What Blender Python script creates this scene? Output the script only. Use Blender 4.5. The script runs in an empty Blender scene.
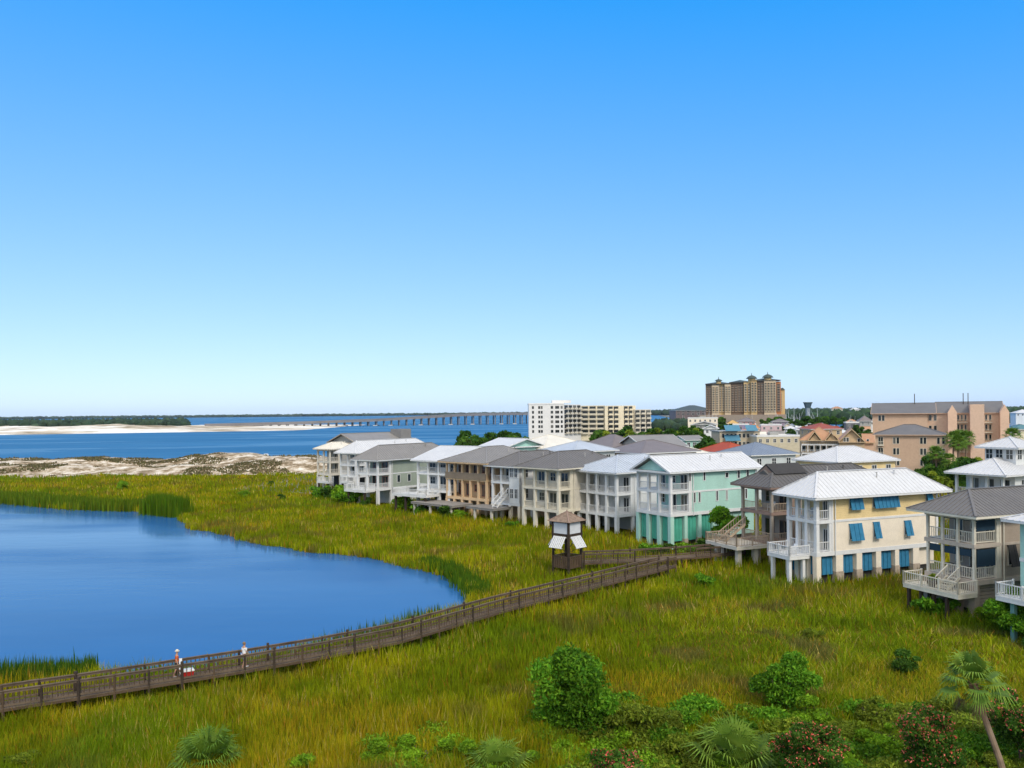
SKY_AIR, SKY_DUST, SKY_OZ, SKY_STR = .6, .5, 3.0, .15
SKY_GRADE = ((1.19, .4, -.458), (.945, .45, -.141), (.92, .1, 0)); CLOUD_FILL = 1.35
SUN_STR, SUN_ANG, EXPOSURE = 1.8, 12.0, .25
HAZE = .000018
import bpy, math, random
import numpy as np
from mathutils import Vector, Matrix
R = math.radians
scene = bpy.context.scene
COL = scene.collection
rnd = random.Random(7)
rng = np.random.default_rng(11)

# ------------------------------------------------------------------ camera model
F, H, PX, PY, TH = 830.0, 18.5, 512.0, 412.5, 0.0095
cT, sT = math.cos(TH), math.sin(TH)
def proj(x, y, z):
    a_, b_ = x / y, (z - H) / y
    return PX + F * (a_ * cT - b_ * sT), PY - F * (a_ * sT + b_ * cT)
def G(px, py, z=0.0):
    """the point at height z seen at this pixel of the photograph"""
    a, b = (px - PX) / F, (PY - py) / F
    a_, b_ = a * cT + b * sT, -a * sT + b * cT
    y = (z - H) / b_
    return Vector((a_ * y, y, z))
def at_depth(px, Y, z=0.0):
    a = (px - PX) / F
    b_ = (z - H) / Y
    return Vector(((a + b_ * sT) / cT * Y, Y, z))
def z_at(P, py):
    y0 = proj(P[0], P[1], 0)[1]; y1 = proj(P[0], P[1], 10)[1]
    return 10 * (py - y0) / (y1 - y0)

# ------------------------------------------------------------------ materials
def lerp_node(nt, fac, c1, c2):
    m = nt.nodes.new('ShaderNodeMix'); m.data_type = 'RGBA'
    m.inputs[6].default_value = (*c1, 1); m.inputs[7].default_value = (*c2, 1)
    nt.links.new(fac, m.inputs[0]); return m.outputs[2]
def noise(nt, scale, detail=4, coord='Object', stretch=None, rough=.55):
    tc = nt.nodes.new('ShaderNodeTexCoord'); n = nt.nodes.new('ShaderNodeTexNoise')
    n.inputs['Scale'].default_value = scale; n.inputs['Detail'].default_value = detail; n.inputs['Roughness'].default_value = rough
    src = tc.outputs[coord]
    if coord == 'World':
        pass
    if stretch:
        mp = nt.nodes.new('ShaderNodeMapping'); mp.inputs['Scale'].default_value = stretch
        nt.links.new(src, mp.inputs[0]); src = mp.outputs[0]
    nt.links.new(src, n.inputs['Vector']); return n.outputs[0]
def ramp(nt, fac, stops):
    r = nt.nodes.new('ShaderNodeValToRGB'); e = r.color_ramp.elements
    while len(e) < len(stops): e.new(.5)
    for k, (p, c) in enumerate(stops): e[k].position = p; e[k].color = (*c, 1)
    nt.links.new(fac, r.inputs[0]); return r.outputs[0]
def base(name):
    m = bpy.data.materials.new(name); m.use_nodes = True
    return m, m.node_tree, m.node_tree.nodes['Principled BSDF']
def mul(c, k): return tuple(min(1, x * k) for x in c)
def bump(nt, p, fac, strength, dist=.05):
    b = nt.nodes.new('ShaderNodeBump'); b.inputs['Strength'].default_value = strength; b.inputs['Distance'].default_value = dist
    nt.links.new(fac, b.inputs['Height']); nt.links.new(b.outputs[0], p.inputs['Normal'])
MATS = {}
def paint(name, c, rough=.6, var=.16, scale=.9, siding=0, streak=False):
    streak = streak or siding > 0; var = max(var, .14) if siding else var
    """painted or weathered surface: uneven tone, optional board siding"""
    if name in MATS: return MATS[name]
    m, nt, p = base(name)
    n = noise(nt, scale, 6, stretch=(1, 1, .25) if streak else None)
    col = ramp(nt, n, [(.25, mul(c, 1 - var)), (.55, c), (.8, mul(c, 1 + var * .5))])
    n2 = noise(nt, scale * 9, 3)
    mx = nt.nodes.new('ShaderNodeMix'); mx.data_type = 'RGBA'; mx.blend_type = 'MULTIPLY'
    mx.inputs[0].default_value = .35; nt.links.new(col, mx.inputs[6])
    nt.links.new(ramp(nt, n2, [(.3, (.75, .74, .72)), (.6, (1, 1, 1))]), mx.inputs[7])
    nt.links.new(mx.outputs[2], p.inputs['Base Color'])
    p.inputs['Roughness'].default_value = rough; p.inputs['Specular IOR Level'].default_value = .2
    if siding:
        tc = nt.nodes.new('ShaderNodeTexCoord'); w = nt.nodes.new('ShaderNodeTexWave')
        w.wave_type = 'BANDS'; w.bands_direction = 'Z'; w.wave_profile = 'SAW'; w.inputs['Scale'].default_value = siding
        nt.links.new(tc.outputs['Object'], w.inputs['Vector']); bump(nt, p, w.outputs[1], .5, .03)
    MATS[name] = m; return m
def metal_roof(name, c, var=.12):
    if name in MATS: return MATS[name]
    m, nt, p = base(name)
    n = noise(nt, .35, 6); n2 = noise(nt, 3, 4, stretch=(1, 1, .3))
    col = ramp(nt, n, [(.3, mul(c, 1 - var)), (.6, c), (.8, mul(c, 1 + var * .4))])
    mx = nt.nodes.new('ShaderNodeMix'); mx.data_type = 'RGBA'; mx.blend_type = 'MULTIPLY'; mx.inputs[0].default_value = .4
    nt.links.new(col, mx.inputs[6]); nt.links.new(ramp(nt, n2, [(.3, (.78, .77, .75)), (.6, (1, 1, 1))]), mx.inputs[7])
    nt.links.new(mx.outputs[2], p.inputs['Base Color'])
    p.inputs['Roughness'].default_value = .5; p.inputs['Metallic'].default_value = 0.0; p.inputs['Specular IOR Level'].default_value = .12
    MATS[name] = m; return m
def glass():
    if 'glass' in MATS: return MATS['glass']
    m, nt, p = base('window glass')
    oi = nt.nodes.new('ShaderNodeObjectInfo')
    col = ramp(nt, oi.outputs['Random'], [(0, (.012, .016, .02)), (.55, (.025, .032, .036)), (.85, (.06, .065, .062)), (1, (.15, .145, .13))])
    nt.links.new(col, p.inputs['Base Color']); p.inputs['Roughness'].default_value = .08
    MATS['glass'] = m; return m
def leafy(name, rough=.55, trans=.25, spec=.2):
    """foliage: each leaf keeps its own colour from the mesh"""
    if name in MATS: return MATS[name]
    m, nt, p = base(name)
    a = nt.nodes.new('ShaderNodeAttribute'); a.attribute_name = 'Col'
    nt.links.new(a.outputs['Color'], p.inputs['Base Color']); p.inputs['Roughness'].default_value = rough
    p.inputs['Specular IOR Level'].default_value = spec
    tr = nt.nodes.new('ShaderNodeBsdfTranslucent'); nt.links.new(a.outputs['Color'], tr.inputs[0])
    mx = nt.nodes.new('ShaderNodeMixShader'); mx.inputs[0].default_value = trans
    out = nt.nodes['Material Output']
    nt.links.new(p.outputs[0], mx.inputs[1]); nt.links.new(tr.outputs[0], mx.inputs[2]); nt.links.new(mx.outputs[0], out.inputs[0])
    MATS[name] = m; return m
GLASS = glass()
LEAF = leafy('leaves', .6, .3, .08); GRASSM = leafy('grass blades', .8, .35, .03)
WHITE = paint('white painted wood', (.68, .675, .66), .5, .1)
CREAM = paint('cream painted wood', (.68, .62, .5), .55)
BEIGE = paint('beige painted wood', (.62, .57, .48), .55)
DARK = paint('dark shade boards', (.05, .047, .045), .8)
WOOD = paint('weathered boardwalk timber', (.10, .066, .040), .85, .45, 1.3)
WOODTOP = paint('worn grey deck boards', (.135, .097, .065), .85, .45, 1.1)
PILE = paint('dark timber pile', (.05, .036, .026), .9, .4, 2)
CONC = paint('concrete', (.42, .4, .37), .8, .2)
BARK = paint('bark', (.13, .095, .07), .9, .4, 3)

# ------------------------------------------------------------------ mesh helpers
class MB:
    def __init__(s): s.v = []; s.f = []; s.m = []
    def add(s, vs, fs, m=0):
        o = len(s.v); s.v += [tuple(v) for v in vs]
        for f in fs: s.f.append(tuple(i + o for i in f)); s.m.append(m)
    def box(s, x0, x1, y0, y1, z0, z1, m=0):
        s.add([(x0,y0,z0),(x1,y0,z0),(x1,y1,z0),(x0,y1,z0),(x0,y0,z1),(x1,y0,z1),(x1,y1,z1),(x0,y1,z1)],
              [(0,3,2,1),(4,5,6,7),(0,1,5,4),(1,2,6,5),(2,3,7,6),(3,0,4,7)], m)
    def beam(s, p, q, w, h, m=0):
        p, q = Vector(p), Vector(q); d = (q - p).normalized()
        r = d.cross(Vector((0,0,1)))
        r = r.normalized() if r.length > 1e-4 else Vector((1,0,0))
        u = r.cross(d)
        c = [p + r*(a*w/2) + u*(b*h/2) for a, b in ((-1,-1),(1,-1),(1,1),(-1,1))] + [q + r*(a*w/2) + u*(b*h/2) for a, b in ((-1,-1),(1,-1),(1,1),(-1,1))]
        s.add(c, [(0,1,2,3),(7,6,5,4),(0,4,5,1),(1,5,6,2),(2,6,7,3),(3,7,4,0)], m)
    def tube(s, pts, rad, n=8, m=0):
        pts = [Vector(p) for p in pts]; rings = []
        for i, p in enumerate(pts):
            d = (pts[min(i+1, len(pts)-1)] - pts[max(i-1, 0)]).normalized()
            r = d.cross(Vector((.13,.99,.05))).normalized(); u = d.cross(r)
            rr = rad[i] if isinstance(rad, (list, tuple)) else rad
            rings.append([p + r*(math.cos(2*math.pi*k/n)*rr) + u*(math.sin(2*math.pi*k/n)*rr) for k in range(n)])
        vs = [v for r in rings for v in r]; fs = []
        for i in range(len(pts)-1):
            for k in range(n): a = i*n+k; b = i*n+(k+1)%n; fs.append((a, b, b+n, a+n))
        fs.append(tuple(range(n))[::-1]); fs.append(tuple(range((len(pts)-1)*n, len(pts)*n)))
        s.add(vs, fs, m)
    def poly(s, pts, m=0): s.add(pts, [tuple(range(len(pts)))], m)
    def build(s, name, mats, parent=None, smooth=False):
        me = bpy.data.meshes.new(name); me.from_pydata(s.v, [], s.f); me.update()
        if not isinstance(mats, (list, tuple)): mats = [mats]
        for x in mats: me.materials.append(x)
        if len(mats) > 1: me.polygons.foreach_set('material_index', s.m)
        if smooth: me.polygons.foreach_set('use_smooth', [True]*len(s.f))
        o = bpy.data.objects.new(name, me); COL.objects.link(o)
        if parent is not None: o.parent = parent
        return o
def bx(name, mat, parent, *d):
    m = MB(); m.box(*d); return m.build(name, mat, parent)
def tag(o, label=None, cat=None, group=None, kind=None):
    if label: o['label'] = label
    if cat: o['category'] = cat
    if group: o['group'] = group
    if kind: o['kind'] = kind
    return o
def empty(name, loc, rz=0.0, label=None, cat=None, group=None):
    e = bpy.data.objects.new(name, None); COL.objects.link(e); e.location = loc; e.rotation_euler = (0,0,rz); e.empty_display_size = .5
    return tag(e, label, cat, group)
def copy_tree(o, parent=None):
    c = o.copy(); COL.objects.link(c)
    if parent is not None: c.parent = parent
    for ch in list(o.children): copy_tree(ch, c)
    return c
def np_mesh(name, V, Fc, mats, colors=None, parent=None, nv=3):
    """V (n,3), Fc (m,nv) -> object; colors per vertex"""
    me = bpy.data.meshes.new(name); V = np.asarray(V, np.float32); Fc = np.asarray(Fc, np.int32)
    me.vertices.add(len(V)); me.vertices.foreach_set('co', V.ravel())
    me.loops.add(Fc.size); me.loops.foreach_set('vertex_index', Fc.ravel())
    me.polygons.add(len(Fc)); me.polygons.foreach_set('loop_start', np.arange(0, Fc.size, Fc.shape[1], dtype=np.int32))
    me.update(calc_edges=True)
    if colors is not None:
        at = me.color_attributes.new('Col', 'FLOAT_COLOR', 'POINT')
        at.data.foreach_set('color', np.c_[colors, np.ones(len(V))].astype(np.float32).ravel())
    me.materials.append(mats)
    o = bpy.data.objects.new(name, me); COL.objects.link(o)
    if parent is not None: o.parent = parent
    return o

# ------------------------------------------------------------------ world, sun, camera
SUN_AZ, SUN_EL = 157.0, 40.0
w = bpy.data.worlds.new('World'); scene.world = w; w.use_nodes = True
nt = w.node_tree; bg = nt.nodes['Background']
sky = nt.nodes.new('ShaderNodeTexSky'); sky.sky_type = 'NISHITA'; sky.sun_disc = False
sky.sun_elevation = R(SUN_EL); sky.sun_rotation = R(SUN_AZ); sky.air_density = SKY_AIR; sky.dust_density = SKY_DUST; sky.ozone_density = SKY_OZ
# colour grade of the Nishita sky, per channel: k * v ** p + c
sep = nt.nodes.new('ShaderNodeSeparateColor'); cmb = nt.nodes.new('ShaderNodeCombineColor'); nt.links.new(sky.outputs[0], sep.inputs[0])
def mth(op, a, b):
    n = nt.nodes.new('ShaderNodeMath'); n.operation = op
    for k, q in enumerate((a, b)):
        if isinstance(q, (int, float)): n.inputs[k].default_value = q
        else: nt.links.new(q, n.inputs[k])
    return n.outputs[0]
for ch, (k, p, c) in enumerate(SKY_GRADE):
    nt.links.new(mth('MAXIMUM', mth('ADD', mth('MULTIPLY', mth('POWER', mth('MULTIPLY', sep.outputs[ch], SKY_STR), p), k/SKY_STR), c/SKY_STR), .02), cmb.inputs[ch])
# unseen white cloud added overhead and behind the viewer for soft neutral fill
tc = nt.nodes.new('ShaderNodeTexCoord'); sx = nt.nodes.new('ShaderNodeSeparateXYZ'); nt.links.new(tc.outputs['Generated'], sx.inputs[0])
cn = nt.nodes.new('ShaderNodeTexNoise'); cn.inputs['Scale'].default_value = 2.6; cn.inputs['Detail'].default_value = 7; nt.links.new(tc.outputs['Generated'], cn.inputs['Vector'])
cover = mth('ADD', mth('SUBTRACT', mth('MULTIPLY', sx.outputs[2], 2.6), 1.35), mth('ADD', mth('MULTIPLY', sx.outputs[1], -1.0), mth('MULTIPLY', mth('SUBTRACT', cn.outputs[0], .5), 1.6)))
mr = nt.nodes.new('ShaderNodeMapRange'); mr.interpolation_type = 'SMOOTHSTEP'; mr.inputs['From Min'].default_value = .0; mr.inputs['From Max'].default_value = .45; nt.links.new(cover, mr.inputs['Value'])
cl = nt.nodes.new('ShaderNodeMix'); cl.data_type = 'RGBA'; nt.links.new(mr.outputs[0], cl.inputs[0]); nt.links.new(cmb.outputs[0], cl.inputs[6]); cl.inputs[7].default_value = (*[q/SKY_STR*CLOUD_FILL for q in (1, .985, .96)], 1)
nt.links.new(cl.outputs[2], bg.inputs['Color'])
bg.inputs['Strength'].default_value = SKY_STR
sd = Vector((math.sin(R(SUN_AZ))*math.cos(R(SUN_EL)), math.cos(R(SUN_AZ))*math.cos(R(SUN_EL)), math.sin(R(SUN_EL))))
ld = bpy.data.lights.new('sun', 'SUN'); ld.energy = SUN_STR; ld.angle = R(SUN_ANG); ld.color = (1, .95, .87)
lo = bpy.data.objects.new('sun', ld); COL.objects.link(lo); lo.rotation_euler = sd.to_track_quat('Z', 'Y').to_euler(); lo.location = (0, 0, 80)
cd = bpy.data.cameras.new('camera'); cd.sensor_width = 36; cd.lens = F/1024*36; cd.shift_y = (PY-384)/1024; cd.clip_start = .5; cd.clip_end = 60000
cam = bpy.data.objects.new('camera', cd); COL.objects.link(cam)
cam.matrix_world = Matrix(((cT, sT, 0, 0), (0, 0, -1, 0), (-sT, cT, 0, H), (0, 0, 0, 1)))
scene.camera = cam
vs = scene.view_settings; vs.view_transform = 'Standard'; vs.look = 'None'; vs.exposure = EXPOSURE; vs.gamma = 1; vs.use_curve_mapping = False
scene.cycles.max_bounces = 6; scene.cycles.diffuse_bounces = 3; scene.cycles.transparent_max_bounces = 4; scene.cycles.volume_bounces = 0
scene.cycles.use_denoising = True
# ------------------------------------------------------------------ terrain, water
def in_poly(P, poly):
    x, y = P[:, 0], P[:, 1]; ins = np.zeros(len(P), bool); n = len(poly)
    for i in range(n):
        x0, y0 = poly[i]; x1, y1 = poly[(i+1) % n]
        c = ((y0 > y) != (y1 > y)) & (x < (x1-x0)*(y-y0)/(y1-y0+1e-12)+x0); ins ^= c
    return ins
def dist_poly(P, poly, closed=True):
    d = np.full(len(P), 1e9); n = len(poly)
    for i in range(n if closed else n-1):
        a = np.array(poly[i]); b = np.array(poly[(i+1) % n]); ab = b-a
        t = np.clip(((P-a) @ ab)/(ab @ ab+1e-12), 0, 1); q = a+t[:, None]*ab
        d = np.minimum(d, np.hypot(*(P-q).T))
    return d
def vnoise(P, scale, seed=0, octaves=3):
    """smooth value noise 0..1"""
    out = np.zeros(len(P)); amp = 1; tot = 0
    for o in range(octaves):
        g = np.random.default_rng(seed+o).random((64, 64)); q = P/scale*(2**o)
        i = np.floor(q).astype(int); f = q-i; f = f*f*(3-2*f); i0 = i % 64; i1 = (i+1) % 64
        v = (g[i0[:,0], i0[:,1]]*(1-f[:,0])+g[i1[:,0], i0[:,1]]*f[:,0])*(1-f[:,1])+(g[i0[:,0], i1[:,1]]*(1-f[:,0])+g[i1[:,0], i1[:,1]]*f[:,0])*f[:,1]
        out += v*amp; tot += amp; amp *= .5
    return out/tot
xy = lambda v: (v[0], v[1])
POND_PX = [(-60,500),(0,502),(43,506),(100,510),(139,511),(160,515),(181,517),(187,527),(199,531),(229,535),(239,540),(280,547),(330,552),(380,559),(420,567),(452,578),(474,596),(470,609),
           (446,618),(400,631),(345,645),(300,654),(240,665),(180,673),(120,678),(60,682),(0,688),(-100,697),(-330,712),(-700,700),(-700,500)]
POND = [xy(G(*p)) for p in POND_PX]
WALK_PX = [(-170,738),(-80,722),(0,708.8),(80,696.5),(160,683.7),(240,671),(320,657),(400,641),(450,626.5),(500,611.5),(560,596),(620,580.5),(676,566)]
WALK = [xy(G(px, py, 1.2)) for px, py in WALK_PX]
CROSS = [xy(G(px, py, 1.2)) for px, py in [(584,563),(640,561),(690,557.5),(745,553)]]

# bay water to the horizon
def sheet(name, poly, z, mat, kind='structure'):
    m = MB(); m.poly([(x, y, z) for x, y in poly]); o = m.build(name, mat); tag(o, kind=kind); return o
def water(name, deep, light, scale, bstr, spec=.35, rough=.12, stretch=(1,1,1)):
    m, nt, p = base(name)
    n = noise(nt, scale*.05, 5, stretch=stretch)
    nt.links.new(ramp(nt, n, [(.3, deep), (.7, light)]), p.inputs['Base Color'])
    p.inputs['Roughness'].default_value = rough; p.inputs['Specular IOR Level'].default_value = spec; p.inputs['IOR'].default_value = 1.33
    wind = nt.nodes.new('ShaderNodeMapRange'); wind.inputs['From Min'].default_value = .42; wind.inputs['From Max'].default_value = .62; wind.inputs['To Min'].default_value = rough*.7; wind.inputs['To Max'].default_value = rough*2.8
    nt.links.new(noise(nt, scale*.06, 4, stretch=(.3, 1, 1)), wind.inputs['Value']); nt.links.new(wind.outputs[0], p.inputs['Roughness'])
    bump(nt, p, noise(nt, scale, 3, stretch=stretch), bstr, .1)
    return m
BAYM = water('bay water', (.030, .128, .262), (.042, .16, .315), .25, .5, .03, .5, (.25, 1, 1))
PONDM = water('pond water', (.014, .085, .235), (.022, .112, .29), .6, .17, .22, .1, (.4, 1, 1))
S = 30000
sheet('bay_water', [(-S, 150), (S, 150), (S, S), (-S, S)], -.5, BAYM)
sheet('pond_water', [xy(G(*p)) for p in [(-800,495),(480,495),(620,690),(-800,790)]], -.12, PONDM)

# marsh ground with the pond basin
BACKY = 262.0
gx, gy = np.meshgrid(np.arange(-330, 190, 2.0), np.arange(14, 268, 2.0), indexing='ij')
GP = np.c_[gx.ravel(), gy.ravel()]
def shore(P): return dist_poly(P, POND)*np.where(in_poly(P, POND), -1, 1)+(vnoise(P, 7, 15, 3)-.5)*np.clip((P[:,1]-70)/30, 0, 1)*4.5
sdp = shore(GP)
gz = np.clip(sdp*.5, -.9, 0)*.9 + np.clip(sdp-1, 0, 3)*.02 + (vnoise(GP, 9, 3)-.5)*.12
gz += np.clip((42-GP[:,1])/18, 0, 1.2)*1.2*np.clip((GP[:,0]+2)/10, 0, 1)
nx, ny = gx.shape
idx = np.arange(nx*ny).reshape(nx, ny)
quads = np.stack([idx[:-1,:-1], idx[1:,:-1], idx[1:,1:], idx[:-1,1:]], -1).reshape(-1, 4)
m, nt, p = base('marsh soil and thatch')
nt.links.new(ramp(nt, noise(nt, .25, 8), [(.3, (.045, .04, .006)), (.5, (.10, .082, .01)), (.7, (.08, .08, .01))]), p.inputs['Base Color'])
p.inputs['Roughness'].default_value = 1; p.inputs['Specular IOR Level'].default_value = 0
g = np_mesh('marsh_ground', np.c_[GP, gz], quads, m); tag(g, kind='structure')

# town ground behind the row of houses
TOWN = [(-70, 205), (-62, 262), (-30, 330), (0, 500), (40, 640), (150, 900), (320, 1500), (600, 3400), (9000, 9000), (9000, 60), (185, 60), (150, 80), (70, 120), (10, 160)]
m, nt, p = base('town ground')
nt.links.new(ramp(nt, noise(nt, .03, 8), [(.35, (.05, .07, .02)), (.5, (.16, .15, .13)), (.62, (.28, .26, .22)), (.75, (.07, .09, .03))]), p.inputs['Base Color'])
p.inputs['Roughness'].default_value = .95; p.inputs['Specular IOR Level'].default_value = .05
sheet('town_ground', TOWN, .16, m)
HARB = [(150, 700), (300, 620), (520, 640), (560, 900), (380, 1020), (190, 1000)]
sheet('harbour_water', HARB, .2, BAYM)

# white dunes between marsh and bay
sand, nt, p = base('dune sand')
tcol = ramp(nt, noise(nt, .22, 9, rough=.75), [(.42, (.15, .11, .06)), (.49, (.33, .25, .16)), (.55, (.56, .48, .37)), (.66, (.72, .67, .58))])
nt.links.new(tcol, p.inputs['Base Color']); p.inputs['Roughness'].default_value = .95; p.inputs['Specular IOR Level'].default_value = .05
bump(nt, p, noise(nt, .5, 6), .6, .5)
def dune_field(name, x0, x1, y0, y1, step, hfun, mat):
    ax, ay = np.meshgrid(np.arange(x0, x1, step), np.arange(y0, y1, step), indexing='ij'); P = np.c_[ax.ravel(), ay.ravel()]
    a, b = ax.shape; ii = np.arange(a*b).reshape(a, b)
    q = np.stack([ii[:-1,:-1], ii[1:,:-1], ii[1:,1:], ii[:-1,1:]], -1).reshape(-1, 4)
    o = np_mesh(name, np.c_[P, hfun(P)], q, mat); tag(o, kind='structure'); return P
def near_dune(P):
    t = np.clip((P[:,1]-257)/16, 0, 1)*np.clip((336-.22*P[:,0]*0-P[:,1])/22, -.2, 1)
    edge = np.clip((-44-P[:,0])/14, -.2, 1)
    h = (vnoise(P, 26, 21, 5)-.36)*6.5 + .5 + np.clip((P[:,0]+190)/110, 0, 1)*1.3
    back = np.clip((332+(P[:,0]+60)*-.05-P[:,1])/14, -.15, 1)
    return -.5+np.clip(h, .2, 7)*np.minimum(t, back)*np.clip(edge, 0, 1)+np.minimum(back, edge)*.55
dune_field('dunes', -330, -40, 252, 350, 1.4, near_dune, sand)
def far_spit(P):
    e = np.clip((P[:,1]-(905+.36*(P[:,0]+520)*.9))/30, -.3, 1)*np.clip((-250-P[:,0])/90, -.4, 1)*np.clip((1480-P[:,1])/40, -.3, 1)
    return -.6+e*(1.2+np.clip(vnoise(P, 90, 5, 4)-.3, 0, 1)*11*np.clip((P[:,1]-930)/60, 0, 1)*np.clip((-330-P[:,0])/120, .25, 1))
sand2, nt, p = base('spit sand')
nt.links.new(ramp(nt, noise(nt, .02, 9, rough=.7, stretch=(.4, 1, 1)), [(.4, (.24, .19, .12)), (.49, (.55, .47, .36)), (.56, (.76, .73, .66))]), p.inputs['Base Color']); p.inputs['Roughness'].default_value = .95; p.inputs['Specular IOR Level'].default_value = .05
dune_field('sand_spit', -1150, -240, 820, 1500, 7, far_spit, sand2)
# ------------------------------------------------------------------ grass, reeds
def blades(name, P, h, wd, lean, col, kind='stuff', label=None, cat=None, mat=None):
    """upright tapering blades rooted at P (n,3)"""
    n = len(P); a = rng.random(n)*2*np.pi; dx, dy = np.cos(a), np.sin(a)
    la = rng.random(n)*2*np.pi; lx, ly = np.cos(la)*lean*h, np.sin(la)*lean*h
    V = np.empty((n, 5, 3))
    hw = wd/2
    V[:,0] = P-np.c_[dx*hw, dy*hw, np.zeros(n)]; V[:,1] = P+np.c_[dx*hw, dy*hw, np.zeros(n)]
    mid = P+np.c_[lx*.3, ly*.3, h*.55]
    V[:,2] = mid-np.c_[dx*hw*.8, dy*hw*.8, np.zeros(n)]; V[:,3] = mid+np.c_[dx*hw*.8, dy*hw*.8, np.zeros(n)]
    V[:,4] = P+np.c_[lx, ly, h]
    b = (np.arange(n)*5)[:, None]
    T = np.concatenate([b+[[0,1,3]], b+[[0,3,2]], b+[[2,3,4]]], 0)
    o = np_mesh(name, V.reshape(-1,3), T, mat or GRASSM, np.repeat(col, 5, 0))
    tag(o, label, cat, kind=kind); return o
def pix_ground(n, x0, x1, y0, y1):
    px = rng.uniform(x0, x1, n); py = rng.uniform(y0, y1, n)
    a = (px-PX)/F; b = (PY-py)/F; a_ = a*cT+b*sT; b_ = -a*sT+b*cT; ok = b_ < -.02
    Y = -H/b_[ok]; return np.c_[a_[ok]*Y, Y]
def mixc(a, b, t): return np.asarray(a)*(1-t[:,None])+np.asarray(b)*t[:,None]
def grass_colour(P):
    big = vnoise(P, 22, 40, 4); med = vnoise(P, 5, 50, 3); sm = rng.random(len(P))
    c = mixc((.155,.195,.004), (.33,.32,.007), np.clip((med-.42)*2.4+(sm-.5)*1.0, 0, 1))
    c = mixc(c, (.43,.29,.012), np.clip((vnoise(P, 9, 140, 3)-.56)*7, 0, 1)*.6*(sm > .35)); c = mixc(c, (.16,.115,.03), np.clip((vnoise(P, 4.5, 150, 3)-.64)*9, 0, 1)*.7)
    c = mixc(c, (.10,.19,.006), np.clip((.42-big)*6, 0, 1)*.55)
    rt = np.clip((P[:,0]-4)/16, 0, 1)*np.clip((88-P[:,1])/15, 0, 1); c = mixc(c, c*np.array([.80,.98,1.4]), rt*.8)
    hot = (rng.random(len(P)) < .06)*(med > .44); c = mixc(c, (.50,.36,.10), hot*.8); rust = (rng.random(len(P)) < .05); c = mixc(c, (.42,.17,.02), rust*.7)
    far = np.clip((P[:,1]-95)/60, 0, 1); c = mixc(c, c*np.array([.97,.97,.8]), far)
    tiny = vnoise(P, 1.1, 91, 2)
    return c*(rng.uniform(.72, 1.35, len(P))*(.78+.6*tiny))[:, None]
HOUSE_ZONE = []          # footprints, filled by the houses below
def make_grass():
    P = np.r_[pix_ground(560000, -160, 1190, 470, 830), pix_ground(90000, -120, 560, 464, 560)]
    P = P[(P[:,1] < 262) & (P[:,1] > 27)]
    sd_ = shore(P); inp = sd_ < 0; d = np.abs(sd_); keep = ~inp | (d < .4)
    keep &= ~((P[:,1] > 252) & (vnoise(P, 12, 9) > .42) | (P[:,1] > 259))
    for z in HOUSE_ZONE: keep &= ~in_poly(P, z)
    keep &= (vnoise(P, 1.3, 71, 2) > .27) | (rng.random(len(P)) < .4) | (P[:,1] > 110)
    P = P[keep]; inp = inp[keep]; d = d[keep]
    wk = np.minimum(dist_poly(P, [xy(q) for q in offset_line(WALK, .67)], False), dist_poly(P, [xy(q) for q in offset_line(CROSS, .95)], False)-.25)
    n = len(P); Y = P[:,1]
    h = (.62+.75*vnoise(P, 7, 61, 3))*rng.uniform(.6, 1.25, n)*np.where(Y < 40, .8, 1)
    lower = (vnoise(P, 2.2, 72, 2)-.5)*.7+1; h = h*lower; h = np.where(wk < .85, h*.5, np.where(wk < 2.6, np.maximum(h, .8)*1.12, h))
    h = np.where((P[:,0] > 8) & (Y < 70), h*(.55+.3*vnoise(P, 6, 8)), h)
    wd = np.maximum(.03, Y/F*rng.uniform(.6, 1.25, n))
    z = np.clip((42-Y)/18, 0, 1.2)*1.2*np.clip((P[:,0]+2)/10, 0, 1)-.08
    rt = np.clip((P[:,0]-4)/16, 0, 1)*np.clip((88-Y)/15, 0, 1)
    blades('marsh_grass', np.c_[P, z], h, wd*.9, (.38+.55*rt)*rng.random(n), grass_colour(P), label='tall yellow green marsh grass covering the flat ground round the pond', cat='marsh grass')
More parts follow.
